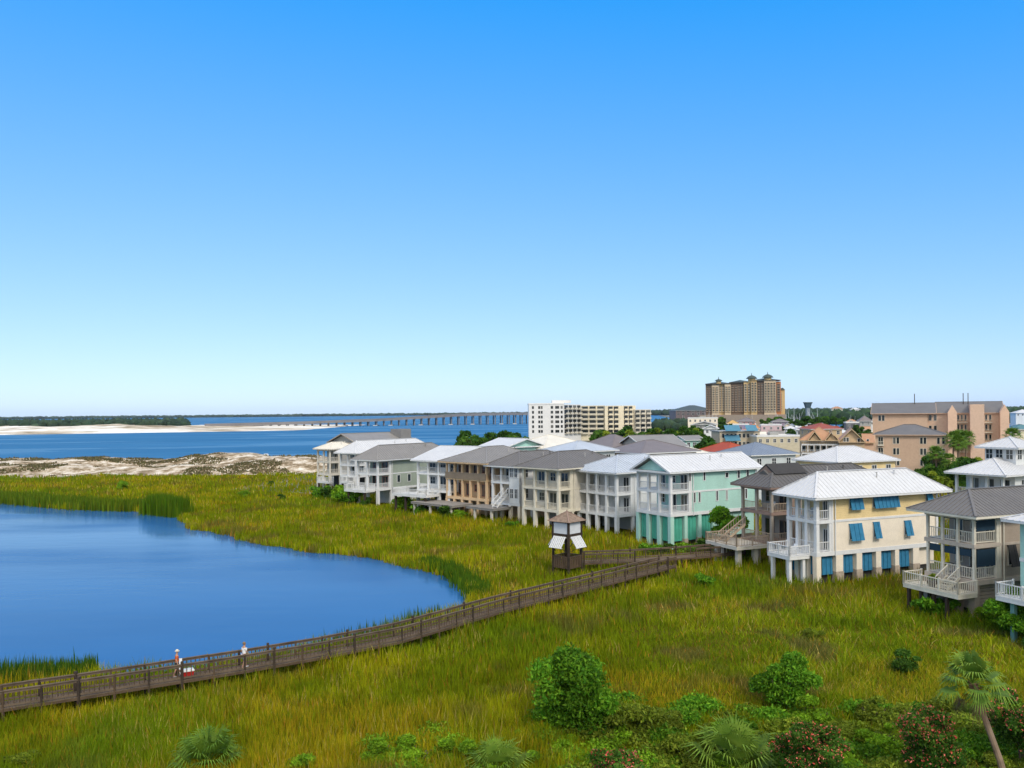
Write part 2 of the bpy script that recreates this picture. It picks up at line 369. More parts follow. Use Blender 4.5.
def make_reeds():
    # darker, taller cattails along the far bank, the corner and the near left bank
    def band(name, line, n, wid, hh, cols, label, gap=None, shift=0.0):
        pts = [np.array(xy(G(*q))) for q in line]; P = []
        seg = [np.linalg.norm(pts[i+1]-pts[i]) for i in range(len(pts)-1)]; tot = sum(seg)
        for i in range(len(pts)-1):
            k = int(n*seg[i]/tot); t = rng.random(k)[:,None]; d = (pts[i+1]-pts[i])/seg[i]; nn = np.array([-d[1], d[0]])
            P.append(pts[i]+(pts[i+1]-pts[i])*t+nn*(rng.normal(shift, wid, k))[:,None])
        P = np.concatenate(P); Y = P[:,1]
        h = hh*rng.uniform(.65, 1.15, len(P))*(.75+.5*vnoise(P, 6, 77))
        c = mixc(cols[0], cols[1], rng.random(len(P)))*rng.uniform(.6, 1.2, len(P))[:,None]
        blades(name, np.c_[P, np.full(len(P), -.15)], h, np.maximum(.04, Y/F*1.15), .12*rng.random(len(P)), c, label=label, cat='reeds')
    band('cattail_reeds', [(-90,499),(0,500.5),(45,504.5),(100,508.5),(141,509.5)], 9000, 1.5, 2.3, ((.07,.15,.008),(.17,.21,.012)), 'dark green band of reeds along the far bank of the pond')
    band('cattail_reeds', [(149,512.5),(166,514.5),(184,516)], 3600, .8, 3.4, ((.06,.15,.006),(.13,.20,.01)), 'dark green clump of reeds on the small point of the far bank')
    band('cattail_reeds', [(-140,694),(-40,688),(0,685),(50,680),(96,676)], 4200, .8, 1.75, ((.03,.11,.008),(.10,.16,.015)), 'bright green reeds at the near left corner of the pond beside the boardwalk')
    band('cattail_reeds', [(425,564),(456,575),(478,592),(480,600)], 2400, .7, 1.3, ((.05,.13,.008),(.11,.18,.01)), 'green reeds at the right tip of the pond')
    band('cattail_reeds', [(330,648),(360,640),(400,632),(440,618)], 420, .5, 1.5, ((.04,.11,.01),(.10,.15,.02)), 'thin reed tufts in the water behind the middle of the boardwalk')
    # scrub on the dunes
    P = np.c_[rng.uniform(-330, -42, 90000), rng.uniform(257, 338, 90000)]; k = vnoise(P, 11, 31, 4)-.07*np.clip((P[:,0]+190)/110, -1, 1); P = P[k > .475]
    z = near_dune(P); ok = z > -.2; P = P[ok]; z = z[ok]; c = mixc((.20,.15,.085), (.10,.11,.035), rng.random(len(P)))*rng.uniform(.6,1.3,len(P))[:,None]
    blades('dune_scrub', np.c_[P, z-.05], rng.uniform(.2,.75,len(P)), rng.uniform(.3,.8,len(P)), .5*rng.random(len(P)), c, label='low brown and olive scrub scattered over the white dunes', cat='dune scrub')

# ------------------------------------------------------------------ leaf clouds
def leaf_cloud(lobes, n, size, cols, r, shell=.55):
    """lobes: list of (centre, radii); n leaves in all; returns V, T, C"""
    L = len(lobes); vol = np.array([np.prod(b)**(2/3) for _, b in lobes]); cnt = r.multinomial(n, vol/vol.sum())
    P = []; N = []; tone = []
    for (c, b), k in zip(lobes, cnt):
        d = r.normal(size=(k, 3)); d /= np.linalg.norm(d, axis=1)[:,None]
        d[:,2] = np.where(d[:,2] < -.35, -d[:,2], d[:,2])
        rad = shell+(1-shell)*r.random(k)**.6; rad *= r.normal(1, .14, k)
        P.append(np.array(c)+d*np.array(b)*rad[:,None]); N.append(d)
        tone.append(np.full(k, r.uniform(.6, 1.3)))
    P = np.concatenate(P); N = np.concatenate(N); tone = np.concatenate(tone); k = len(P)
    a = r.normal(size=(k,3))+N*.5; a /= np.linalg.norm(a, axis=1)[:,None]
    b = np.cross(a, r.normal(size=(k,3))); b /= np.linalg.norm(b, axis=1)[:,None]; c_ = np.cross(a, b)
    s = (size*r.uniform(.6, 1.4, k))[:,None]
    V = np.stack([P-b*s*.9, P-c_*s*.42+a*s*.12, P+b*s, P+c_*s*.42+a*s*.12], 1).reshape(-1,3)
    q = (np.arange(k)*4)[:,None]; T = np.concatenate([q+[[0,1,2]], q+[[0,2,3]]], 0)
    C = mixc(cols[0], cols[1], r.random(k))*(tone*r.uniform(.7,1.25,k))[:,None]
    return V, T, np.repeat(C, 4, 0)
def lobes_for(r, rx, ry, rz, z0, k):
    """k sub-lobes packed in an ellipsoid standing on z0"""
    out = []
    for i in range(k):
        d = r.normal(size=3); d /= np.linalg.norm(d); q = d*r.random()**.4*.86
        s = r.uniform(.2, .42)
        out.append(((q[0]*rx, q[1]*ry, z0+rz+q[2]*rz), (s*rx, s*ry, s*rz*.9)))
    return out
GREEN = ((.045,.16,.008),(.15,.29,.016)); DARKG = ((.03,.10,.010),(.09,.17,.02)); OLIVE = ((.09,.15,.010),(.21,.25,.022)); LIME = ((.11,.25,.010),(.22,.36,.018)); GREY = ((.06,.085,.045),(.11,.13,.07))
def limbs(r, h, rad, spread, k, z_top):
    m = MB(); m.tube([(0,0,-.2),(r.uniform(-.05,.05)*h,r.uniform(-.05,.05)*h,h*.5),(0,0,h)], [rad, rad*.75, rad*.5], 7)
    for i in range(k):
        a = 2*math.pi*(i+r.random()*.6)/k; s = spread*r.uniform(.5,.9)
        m.tube([(0,0,h*r.uniform(.55,.95)),(math.cos(a)*s*.5,math.sin(a)*s*.5,h+(z_top-h)*.35),(math.cos(a)*s,math.sin(a)*s,h+(z_top-h)*r.uniform(.5,.85))], [rad*.45, rad*.3, rad*.1], 5)
    return m
def make_bush(seed, rx, ry, rz, n, leaf, cols, k=11, name='bush', flowers=0, fcols=((.72,.07,.05),(.78,.25,.18)), z0=-.1):
    r = np.random.default_rng(seed); e = empty(name, (0,0,0))
    V, T, C = leaf_cloud(lobes_for(r, rx, ry, rz, z0, k)+[((0,0,z0+rz*.7),(rx*.62,ry*.62,rz*.6))], n, leaf, cols, r)
    np_mesh('foliage', V, T, LEAF, C, e)
    m = MB()
    for i in range(5):
        a = r.uniform(0, 6.28); m.tube([(0,0,-.3),(math.cos(a)*rx*.25,math.sin(a)*ry*.25,rz*.6),(math.cos(a)*rx*.5,math.sin(a)*ry*.5,rz*1.2)], [.07,.05,.02], 5)
    m.build('stem', BARK, e)
    if flowers:
        lb = [(c, (b[0]*1.06, b[1]*1.06, b[2]*1.06)) for c, b in lobes_for(np.random.default_rng(seed), rx, ry, rz, z0, k)]
        V, T, C = leaf_cloud(lb, flowers, leaf*.6, fcols, r, .93); np_mesh('flowers', V, T, LEAF, C, e)
    return e
def make_tree(seed, h, crown_r, crown_h, n, leaf, cols, k=12, name='broadleaf_tree'):
    r = np.random.default_rng(seed); e = empty(name, (0,0,0))
    V, T, C = leaf_cloud(lobes_for(r, crown_r, crown_r, crown_h/2, h-crown_h, k), n, leaf, cols, r, .5)
    np_mesh('crown', V, T, LEAF, C, e); limbs(r, h-crown_h*.75, max(.09, h*.022), crown_r*.8, 6, h).build('trunk', BARK, e)
    return e
def fan(m, P, D, up, rad, nseg, droop, wid):
    """one fan leaf: narrow segments radiating from P along direction D"""
    D = Vector(D).normalized(); side = D.cross(Vector(up)).normalized(); nrm = side.cross(D).normalized()
    for k in range(nseg):
        t = (k+.5)/nseg*2-1; a = t*1.75; d = D*math.cos(a)+side*math.sin(a)
        L = rad*(1-.25*abs(t))*rnd.uniform(.85,1.1); ws = nrm.cross(d).normalized()*wid
        p1 = P+d*L*.55+nrm*.06*L; p2 = P+d*L*rnd.uniform(.92,1.02)+Vector((0,0,-droop*L*rnd.uniform(.5,1.2)))
        m.add([P-ws*.25, P+ws*.25, p1+ws*.5, p1-ws*.5, p2], [(0,1,2,3),(3,2,4)])
def fan_head(r_len, nf, rad, droop, lo=-.35, hi=1.4, wk=.042):
    m = MB(); pet = MB()
    for i in range(nf):
        az = i*2.399+rnd.uniform(-.3,.3); el = lo+(hi-lo)*((i+.5)/nf)
        d = Vector((math.cos(az)*math.cos(el), math.sin(az)*math.cos(el), math.sin(el))); P = d*r_len*rnd.uniform(.75,1.1)
        P = P+Vector((0,0,-droop*.3*r_len*math.cos(el)))
        fan(m, P, d+Vector((0,0,-.25*droop)), Vector((0,0,1)) if el < 1.2 else Vector((1,0,0)), rad*rnd.uniform(.8,1.15), 22, droop, rad*wk)
        pet.tube([(0,0,0), tuple(P*.55+Vector((0,0,.04))), tuple(P)], [.03,.022,.015], 4)
    return m, pet
def frond_mat(name, c1, c2):
    if name in MATS: return MATS[name]
    m, nt, p = base(name); nt.links.new(ramp(nt, noise(nt, 1.6, 4), [(.3, c1), (.7, c2)]), p.inputs['Base Color']); p.inputs['Roughness'].default_value = .6; p.inputs['Specular IOR Level'].default_value = .12
    MATS[name] = m; return m
FROND = frond_mat('palm frond green', (.05,.12,.010), (.13,.21,.02))
FRONDG = frond_mat('palmetto frond grey green', (.06,.135,.012), (.17,.25,.03))
DEADF = frond_mat('dead palm thatch', (.07,.04,.02), (.14,.085,.05))
def make_palmetto(rad, nf, mat, lift=.2):
    e = empty('palmetto', (0,0,0)); m, pet = fan_head(rad*.55, nf, rad*.6, .35, -.1, 1.45)
    f = m.build('fronds', mat, e); s = pet.build('stalks', mat, e)
    for o in (f, s): o.location.z = lift
    return e
def make_palm(h, lean, rad, nf, name='palm_tree', trunk_r=.2, mat=None):
    e = empty(name, (0,0,0)); top = Vector((lean[0], lean[1], h)); m = MB()
    pts = [(0,0,-.3), (lean[0]*.3, lean[1]*.3, h*.34), (lean[0]*.66, lean[1]*.66, h*.68), tuple(top)]
    m.tube(pts, [trunk_r*1.15, trunk_r, trunk_r*.9, trunk_r*.95], 9); m.build('trunk', paint('palm trunk', (.24,.17,.115), .9, .35, 2.2), e)
    b = MB(); b.tube([tuple(Vector(pts[2])*.55+top*.45), tuple(top)], [trunk_r*1.15, trunk_r*1.45], 9)
    for k in range(26):
        a = k*2.4; q = Vector(pts[2]).lerp(top, .4+.55*k/26); b.tube([tuple(q), tuple(q+Vector((math.cos(a)*.32,math.sin(a)*.32,.28)))], [.05,.02], 4)
    b.build('boot', DEADF, e)
    m, pet = fan_head(rad*.55, nf, rad*.6, .4, -.5, 1.45, .062)
    dm, dp = fan_head(rad*.5, max(6, nf//4), rad*.42, 1.0, -1.15, -.7); dd = dm.build('dead_fronds', DEADF, e); dd.location = top
    for o in (m.build('fronds', mat or FROND, e), pet.build('stalks', FROND, e)): o.location = top
    return e
def place(proto, loc, rz=0, s=1.0, label=None, cat=None, group=None, used=set()):
    o = proto if proto.name not in used else copy_tree(proto)
    used.add(o.name); o.location = loc; o.rotation_euler = (0,0,rz); o.scale = (s,s,s) if not isinstance(s, tuple) else s
    if group is None and 'group' in o: del o['group']
    return tag(o, label, cat, group)
# ------------------------------------------------------------------ houses
def railing_mesh(m, p, q, h=1.0, step=.22, w=.05):
    p, q = Vector(p), Vector(q); L = (q-p).length
    if L < .2: return
    Z = Vector((0,0,1)); m.beam(p+Z*h, q+Z*h, .11, .07); m.beam(p+Z*.12, q+Z*.12, .06, .07)
    n = max(1, int(L/step))
    for i in range(1, n): c = p+(q-p)*(i/n); m.beam(c+Z*.14, c+Z*(h-.02), w, w)
def railing(root, p, q, mat, h=1.0, step=.22, name='railing'):
    m = MB(); railing_mesh(m, p, q, h, step); return m.build(name, mat, root)
def window(root, face, s, z, w, h, frame, mull=True, d0=0.0, name='window', panes=2):
    """a window on the plane face 'S' (y=d0, looking -y), 'F' (x=d0, looking -x), 'B' (x=d0, +x) : frame + glass pane"""
    m = MB(); g = MB(); t = .09
    def b(mb, a0, a1, z0, z1, n0, n1):
        if face == 'S': mb.box(a0, a1, d0-n1, d0-n0, z0, z1)
        elif face == 'F': mb.box(d0-n1, d0-n0, a0, a1, z0, z1)
        else: mb.box(d0+n0, d0+n1, a0, a1, z0, z1)
    b(m, s, s+t, z, z+h, .004, .07); b(m, s+w-t, s+w, z, z+h, .004, .07); b(m, s+t, s+w-t, z, z+t, .004, .07); b(m, s+t, s+w-t, z+h-t, z+h, .004, .07)
    for k in range(1, panes if mull else 1): c = s+w*k/panes; b(m, c-.04, c+.04, z+t, z+h-t, .004, .06)
    if mull and name == 'window': b(m, s+t, s+w-t, z+h*.5-.025, z+h*.5+.025, .035, .065)
    f = m.build(name, frame, root); b(g, s+t*.8, s+w-t*.8, z+t*.8, z+h-t*.8, .006, .03); g.build('pane', GLASS, f); return f
def shutter(root, face, s, z, w, h, mat, tilt=.45, d0=0.0):
    """top-hinged storm shutter propped out at the bottom, ribbed boards"""
    m = MB(); n = max(3, int(w/.26))
    for k in range(n):
        a0, a1 = s+w*k/n, s+w*(k+1)/n-.03; th = .05 if k % 2 else .08
        P = []
        for (zz, off) in ((z+h, .05), (z, .05+tilt)):
            for (aa, t_) in ((a0, 0), (a1, 0), (a1, th), (a0, th)):
                P.append((aa, d0-off-t_, zz) if face == 'S' else (d0-off-t_, aa, zz))
        m.add(P, [(0,1,2,3),(7,6,5,4),(0,4,5,1),(1,5,6,2),(2,6,7,3),(3,7,4,0)])
    for zz, o_ in ((z+h-.05, .04), (z+.08, .03+tilt*.93)):
        if face == 'S': m.box(s-.02, s+w-.01, d0-o_-.03, d0-o_+.02, zz-.05, zz+.05)
        else: m.box(d0-o_-.03, d0-o_+.02, s-.02, s+w-.01, zz-.05, zz+.05)
    return m.build('shutter', mat, root)
def roof(root, x0, x1, y0, y1, ze, rise, mat, kind='hip', axis=None, ribs=.62, trim=None, gable_mat=None):
    wx, wy = x1-x0, y1-y0; axis = axis or ('x' if wx >= wy else 'y'); hw = (wy if axis == 'x' else wx)/2; m = MB()
    tr = lambda a, b, z: (x0+a, y0+b, ze+z) if axis == 'x' else (x0+b, y0+a, ze+z)   # a along the ridge, b across
    La, Lb = (wx, wy) if axis == 'x' else (wy, wx)
    ins = min(hw, La/2-.01) if kind == 'hip' else 0
    c0, c1, c2, c3 = tr(0,0,0), tr(La,0,0), tr(La,Lb,0), tr(0,Lb,0); r0, r1 = tr(ins,hw,rise), tr(La-ins,hw,rise)
    fl = 1 if axis == 'x' else -1
    def f(*q): m.poly(q if fl == 1 else q[::-1])
    f(c0, c1, r1, r0); f(c2, c3, r0, r1)
    if kind == 'hip': f(c1, c2, r1); f(c3, c0, r0)
    if ribs:
        k = rise/hw
        def rib(fa):
            m.beam(fa[0], fa[1], .05, .05)
        n = int(La/ribs)
        for i in range(1, n):
            a = La*i/n; d = min(hw, a*hw/max(ins,1e-6), (La-a)*hw/max(ins,1e-6)) if kind == 'hip' else hw
            for sgn in (0, 1):
                rib((tr(a, Lb*sgn, .015), tr(a, d if not sgn else Lb-d, d*k+.015)))
        if kind == 'hip':
            n = int(Lb/ribs)
            for i in range(1, n):
                b = Lb*i/n; d = min(b, Lb-b); dd = d*ins/hw
                rib((tr(0, b, .03), tr(dd, b, d*k+.03))); rib((tr(La, b, .03), tr(La-dd, b, d*k+.03)))
    o = m.build('roof', mat, root)
    s = MB(); e = .03
    s.box(min(c0[0],c2[0])+e, max(c0[0],c2[0])-e, min(c0[1],c2[1])+e, max(c0[1],c2[1])-e, ze-.22, ze-.01); s.build('soffit', trim or WHITE, o)
    cp = MB(); up = Vector((0,0,.04)); cp.beam(Vector(r0)+up, Vector(r1)+up, .26, .07)
    if kind == 'hip':
        for c, r_ in ((c0,r0),(c3,r0),(c1,r1),(c2,r1)): cp.beam(Vector(c)+up, Vector(r_)+up, .22, .06)
    cp.build('ridge_cap', mat, o)
    if kind == 'gable':
        o_ = .95
        for q in ([tr(o_,.6,0), tr(o_,Lb-.6,0), tr(o_,hw,rise-.6*rise/hw)], [tr(La-o_,Lb-.6,0), tr(La-o_,.6,0), tr(La-o_,hw,rise-.6*rise/hw)]): g = MB(); g.poly(q); g.build('gable', gable_mat or trim or WHITE, root)
        for a in (.05, La-.05): t = MB(); t.beam(tr(a,0,-.12), tr(a,hw,rise-.12), .08, .24); t.beam(tr(a,Lb,-.12), tr(a,hw,rise-.12), .08, .24); t.build('barge_board', trim or WHITE, o)
    return o
def terrace(root, x0, x1, y0, y1, z, mat, deckmat, piles, pilemat, open_sides=(), rail=True):
    m = MB(); m.box(x0, x1, y0, y1, z-.12, z); m.box(x0+.02, x1-.02, y0+.02, y1-.02, z-.4, z-.13); t = m.build('deck', deckmat, root)
    sides = {'x0': ((x0+.06,y0+.06,z),(x0+.06,y1-.06,z)), 'y0': ((x0+.06,y0+.06,z),(x1-.06,y0+.06,z)), 'y1': ((x0+.06,y1-.06,z),(x1-.06,y1-.06,z))}
    if rail:
        for k, (p, q) in sides.items():
            if k not in open_sides:
                railing(root, p, q, mat)
                n = max(1, round((Vector(q)-Vector(p)).length/2.2))
                for i in range(n+1): c = Vector(p).lerp(Vector(q), i/n); bx('rail_post', mat, root, c.x-.065, c.x+.065, c.y-.065, c.y+.065, c.z, c.z+1.12)
    for (px_, py_) in piles: bx('pile', pilemat, root, px_-.17, px_+.17, py_-.17, py_+.17, -.4, z-.4)
    return t
def stairs(root, p, q, w, mat, n=9):
    """flight from p (bottom) to q (top), axis-aligned in plan"""
    p, q = Vector(p), Vector(q); m = MB(); d = (q-p); h = Vector((d.x,d.y,0)).normalized(); s = Vector((-h.y,h.x,0))*w/2
    for i in range(n): c = p+d*((i+.5)/n); m.beam(c-s, c+s, .3, .05)
    for sg in (-1,1):
        m.beam(p+s*sg, q+s*sg, .06, .26); m.beam(p+s*sg+Vector((0,0,.95)), q+s*sg+Vector((0,0,.95)), .08, .08)
        for i in range(n+1): c = p+d*(i/n)+s*sg; m.beam(c, c+Vector((0,0,.95)), .05, .05)
    return m.build('stairs', mat, root)

def solve_len(P, u, px):
    lo, hi = .5, 80; f = lambda t: proj(P[0]+u[0]*t, P[1]+u[1]*t, 3)[0]; s0 = f(.5) > px
    for _ in range(60):
        mid = (lo+hi)/2
        if (f(mid) > px) == s0: lo = mid
        else: hi = mid
    return lo
def house(name, label, corner, a, far_px, depth, levels_px, wall, roof_mat, trim=WHITE, bays=4, pd=3.0, rise=2.3, ov=.9, ground='open', roof_kind='hip', axis=None,
          lower=None, wall2=None, gmat=None, win=(), ribs=.62, belt=None, post=None, rail=None, gshut=None, group='stilt houses in a row along the marsh', pr=(True, True), side_piers=None, roofgable=None, pw=.36, gz=2.2, doors=None, z0=0.0, porch_side=True, xtra=0.0, side_shut=(), side_pier=(), side_px=None):
    """front (porch side) on local x=0 looking -x, near side wall on local y=0 looking -y"""
    P = G(*corner); ca, sa = math.cos(R(a)), math.sin(R(a)); u = (-sa, ca); v = (ca, sa)
    L = solve_len(P, u, far_px) if far_px is not None else xtra
    z1, z2, ze = [z_at(P, y) for y in levels_px]
    if side_px: depth = solve_len(P, v, side_px)
    print('HOUSE', name, [round(q,1) for q in (P.x, P.y, L, depth, z1, z2, ze)])
    e = empty(name, P, R(a), label, 'house', group); D = depth; lower = lower or wall; post = post or trim; rail = rail or post; belt = belt or trim
    HOUSE_ZONE.append([xy(P+Vector((v[0]*x_+u[0]*y_, v[1]*x_+u[1]*y_, 0))) for x_, y_ in ((-.3,-.2),(D,-.2),(D,L+.3),(-.3,L+.3))])
    # main walls, upper two storeys
    m = MB(); m.box(pd, D, .02, L-.02, z1-.1, z2 if wall2 else ze); m.build('wall', wall, e)
    if wall2: bx('wall', wall2, e, pd, D, .02, L-.02, z2, ze)
    # ground level
    if ground == 'open':
        bx('lower_wall', lower, e, pd+1.5, D-.5, 1.2, L-.6, -.3, z1-.1)
        n = side_piers if side_piers is not None else max(2, int((D-pd)/3.2))
        for i in range(n): x_ = pd+(D-pd-.5)*i/max(1, n-1) if n > 1 else pd; bx('pier', post, e, x_-.02, x_+.4, .0, .42, -.3, z1-.35)
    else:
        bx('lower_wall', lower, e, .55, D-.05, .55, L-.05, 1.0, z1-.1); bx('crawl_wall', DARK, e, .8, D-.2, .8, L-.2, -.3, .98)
    # belts
    for z, hh in ((z1, .42), (z2, .34)):
        m = MB(); m.box(-.03, D+.03, -.035, L+.03, z-hh, z+.02) if z == z1 else (m.box(-.03, pd, -.035, L+.03, z-hh, z+.02), m.box(pd, D+.03, -.035, .018, z-hh*.8, z-.05))
        m.build('belt_course', belt, e)
    m = MB(); m.box(-.02, pd, .0, .3, ze-.5, ze-.2); m.box(.0, .3, .31, L, ze-.5, ze-.2); m.build('porch_beam', trim, e)
    bx('corner_board', trim, e, pd-.04, pd+.16, -.03, .018, z1, ze-.2); bx('corner_board', trim, e, D-.16, D+.03, -.03, .018, z1, ze-.2)
    # posts, railings, doors in each bay
    ys = [.02+(L-.4)*i/bays for i in range(bays+1)]
    for i, y in enumerate(ys):
        for (a0, b0) in ((z1+.02, z2-.34), (z2+.02, ze-.5)): bx('post', post, e, .02, .02+pw, y, y+pw, a0, b0)
        if ground == 'open': bx('pier', gmat or post, e, -.02, .52, y-.02, y+.5, -.4, z1-.42)
        else:
            bx('pier', gmat or lower, e, -.02, .58, y-.02, y+.58, -.4, z1-.42)
    dm = doors or trim
    for i in range(bays):
        y0, y1 = ys[i]+pw, ys[i+1]
        for z, on in ((z1, pr[0]), (z2, pr[1])):
            if on: railing(e, (.2, y0, z+.02), (.2, y1, z+.02), rail)
            wd_ = min(1.9, (y1-y0)*.72); c = (y0+y1)/2
            if (i+ (z == z2)) % 3 != 2: window(e, 'F', c-wd_/2, z+.05, wd_, 2.25, dm, True, pd, 'door', 2)
            else: window(e, 'F', c-wd_*.4, z+.8, wd_*.8, 1.4, dm, True, pd)
        if gshut: shutter(e, 'F', y0+.25, 1.0, y1-y0-.3, z1-1.6, gshut, .06, .55)
    if porch_side:
        for z, on in ((z1, pr[0]), (z2, pr[1])):
            if on: railing(e, (pw, .18, z+.02), (pd-.05, .18, z+.02), rail)
        for (a0, b0) in ((z1+.02, z2-.34), (z2+.02, ze-.5)):
            bx('post', post, e, pd-.38, pd-.05, .0, .32, a0, b0)
    for it in win:      # (pixel x range on the side wall, storey, sill height, height, shutter)
        s0, s1 = solve_len(P, v, it[0]), solve_len(P, v, it[1]); zb = (z1, z2)[it[2]]+it[3]
        window(e, 'S', s0, zb, s1-s0, it[4], trim, s1-s0 > 1.2, .02)
        if len(it) > 5: shutter(e, 'S', s0-.06, zb-.05, s1-s0+.12, it[4]+.15, it[5], .42, .02)
    for (p0, p1) in side_shut:
        s0, s1 = solve_len(P, v, p0), solve_len(P, v, p1); shutter(e, 'S', s0, 1.0, s1-s0, z1-1.55, gshut, .06, .5)
    for (p0, p1) in side_pier:
        s0, s1 = solve_len(P, v, p0), solve_len(P, v, p1); bx('pier', gmat or lower, e, s0, s1, -.02, .56, 1.3, z1-.42); bx('pier_base', BRICK, e, s0-.05, s1+.05, -.07, .6, -.4, 1.29)
    roof(e, -ov, D+ov, -ov, L+ov, ze, rise, roof_mat, roof_kind, axis, ribs, trim, roofgable)
    hw_ = (L+2*ov)/2
    for x_ in (pd+.35, D-.35): m = MB(); m.tube([(x_,-.12,z1-.5),(x_,-.12,ze-.3),(x_,-.5,ze-.12)], .06, 6); m.build('downpipe', trim, e)
    for (vx, vy, vr, vh) in ((D*.55, L*.25, .06, .55), (D*.72, L*.33, .09, .4)):
        zz = ze+rise*(vy+ov)/hw_; m = MB(); m.tube([(vx,vy,zz-.3),(vx,vy,zz+vh),(vx,vy,zz+vh),(vx,vy,zz+vh+.08)], [vr,vr,vr*1.6,vr*1.5], 8); m.build('vent_pipe', roof_mat if vr > .07 else CONC, e)
    e['_L'] = L; del e['_L']
    return e, dict(L=L, D=D, z1=z1, z2=z2, ze=ze, P=P, a=a, pd=pd)
# roofs and walls
RW = metal_roof('white metal roof', (.55,.55,.555), .08); RG = metal_roof('grey metal roof', (.155,.146,.138)); RLG = metal_roof('light grey metal roof', (.23,.218,.205)); RBL = metal_roof('pale blue metal roof', (.42,.455,.50))
RDK = metal_roof('dark grey metal roof', (.115,.108,.102)); RSL = metal_roof('slate blue roof', (.20,.235,.29)); RCR = metal_roof('cream roof', (.68,.63,.53)); RBR = metal_roof('brown grey shingle roof', (.19,.165,.16)); RRED = metal_roof('red roof', (.36,.07,.025)); RTAN = metal_roof('tan tile roof', (.42,.235,.135))
YEL = paint('yellow siding', (.80,.61,.31), .6, .1, .6, 1.6); CRM = paint('cream stucco', (.80,.70,.56), .7, .1); TEAL = paint('mint green siding', (.41,.64,.55), .6, .1, .6, 1.6); TEALD = paint('deep green shutters', (.075,.36,.26), .6, .2)
BLUE = paint('blue shutters', (.035,.185,.32), .55, .25, 2); TAUPE = paint('taupe siding', (.42,.335,.26), .65, .14, .6, 1.6); BRN = paint('brown grey siding', (.37,.315,.255), .65, .15, .6, 1.6); BRNT = paint('brown timber', (.27,.185,.145), .7, .2)
ORG = paint('orange stucco', (.63,.44,.26), .7, .14); SAGE = paint('sage green siding', (.33,.37,.30), .6, .12, .6, 1.6); GRY = paint('grey siding', (.38,.37,.34), .65, .14, .6, 1.6); WSID = paint('white siding', (.70,.70,.68), .6, .1, .6, 1.6)
PALE = paint('pale grey siding', (.55,.58,.57), .6, .1, .6, 1.6); TAN = paint('tan timber rail', (.40,.31,.22), .7, .2); BRICK = paint('beige stone', (.47,.38,.29), .85, .35, 3)
PEACH = paint('peach stucco', (.62,.43,.31), .75, .1, .2); PEACH_SHADE = paint('shaded peach stucco', (.54,.37,.255), .75, .1, .2)  # second tone is the same peach with shade put into its colour
# ------------------------------------------------------------------ the row along the marsh, near to far
# yellow house with blue storm shutters
e, q = house('yellow_house', 'yellow and cream stilt house with bright white hip roof and blue storm shutters', (817,586), 22, 787, None, (553,521,497), CRM, RW, WHITE, 3, 2.1, 2.4, 1.1, 'enclosed',
    wall2=YEL, side_px=938, gmat=CRM, gshut=BLUE, ribs=.55, pw=.4,
    win=[(849.5,861.5,1,1.0,1.65,BLUE),(873,897,1,1.0,1.7,BLUE),(926,931,1,1.1,1.5,BLUE),(849.5,861.5,0,1.05,1.65,BLUE),(873.5,879,0,1.1,1.6,BLUE),(904.5,910.5,0,1.1,1.5,BLUE)],
    side_shut=[(824.5,835),(844,855.5),(863,875),(882,894),(900,912)], side_pier=[(836,843),(856.5,862),(876,881),(895,899),(913,919)])
terrace(e, -2.7, .0, 1.0, q['L'], q['z1']-.35, WHITE, WHITE, [(-2.4,1.4),(-2.4,q['L']-.6),(-.6,1.4)], WHITE)
CHAIRS = [('white slatted chair on the front deck of the yellow house', (e, q), -1.3, 2.2, 'z1'), ('white slatted chair on the upper porch of the yellow house', (e, q), 1.2, 2.4, 'z2')]
# dark roofed brown house behind it
e, q = house('brown_house', 'brown grey stilt house with dark grey roof and a broad raised deck on pale pillars', (772,567), 23, 741, 18, (543,513,487), BRN, RDK, BRNT, 2, 3.2, 2.2, .9, 'open',
    belt=BRNT, post=BRN, rail=TAN, ribs=.6, gmat=BEIGE, pw=.3)
terrace(e, -4.6, .0, .6, q['L']+1.0, q['z1']-.25, TAN, BEIGE, [], BEIGE)
for (x_, y_) in ((-3.6,1.6),(-3.6,4.3),(-1.2,1.6),(-3.6,q['L'])): bx('pile', BEIGE, e, x_-.27, x_+.27, y_-.27, y_+.27, -.4, q['z1']-.67)
stairs(e, (-3.4,q['L']-.6,q['z1']-.2), (-.3,q['L']-.6,q['z1']+1.7), 1.3, TAN, 8)
L2 = q['L']*.5; pt = 2.2/((q['L']+1.8)/2); xf = 1.6; zb_ = q['ze']+pt*(xf+.9)-.1; d = MB()
d.add([(xf,L2-1.7,zb_),(xf,L2+1.7,zb_),(xf,L2,zb_+1.15),(xf+5,L2-1.7,zb_),(xf+5,L2+1.7,zb_),(xf+5,L2,zb_+1.15)], [(0,2,1),(0,3,5,2),(1,2,5,4)]); dm_ = d.build('dormer', RDK, e)
m = MB(); m.add([(xf-.03,L2-1.2,zb_+.1),(xf-.03,L2+1.2,zb_+.1),(xf-.03,L2,zb_+.9)], [(0,2,1)]); m.build('gable', BRNT, dm_)
d.add([(1.2,L2-1.5,q['ze']+.9),(1.2,L2+1.5,q['ze']+.9),(1.2,L2,q['ze']+1.8),(4.6,L2-1.5,q['ze']+.9),(4.6,L2+1.5,q['ze']+.9),(5.2,L2,q['ze']+1.8)], [(0,1,2)[::-1],(0,2,5,3)[::-1],(1,4,5,2)[::-1]]); d.build('dormer', RDK, e)
CHAIRS += [('white slatted chair on the upper porch of the brown house', (e, q), 1.6, 2.0, 'z2')]
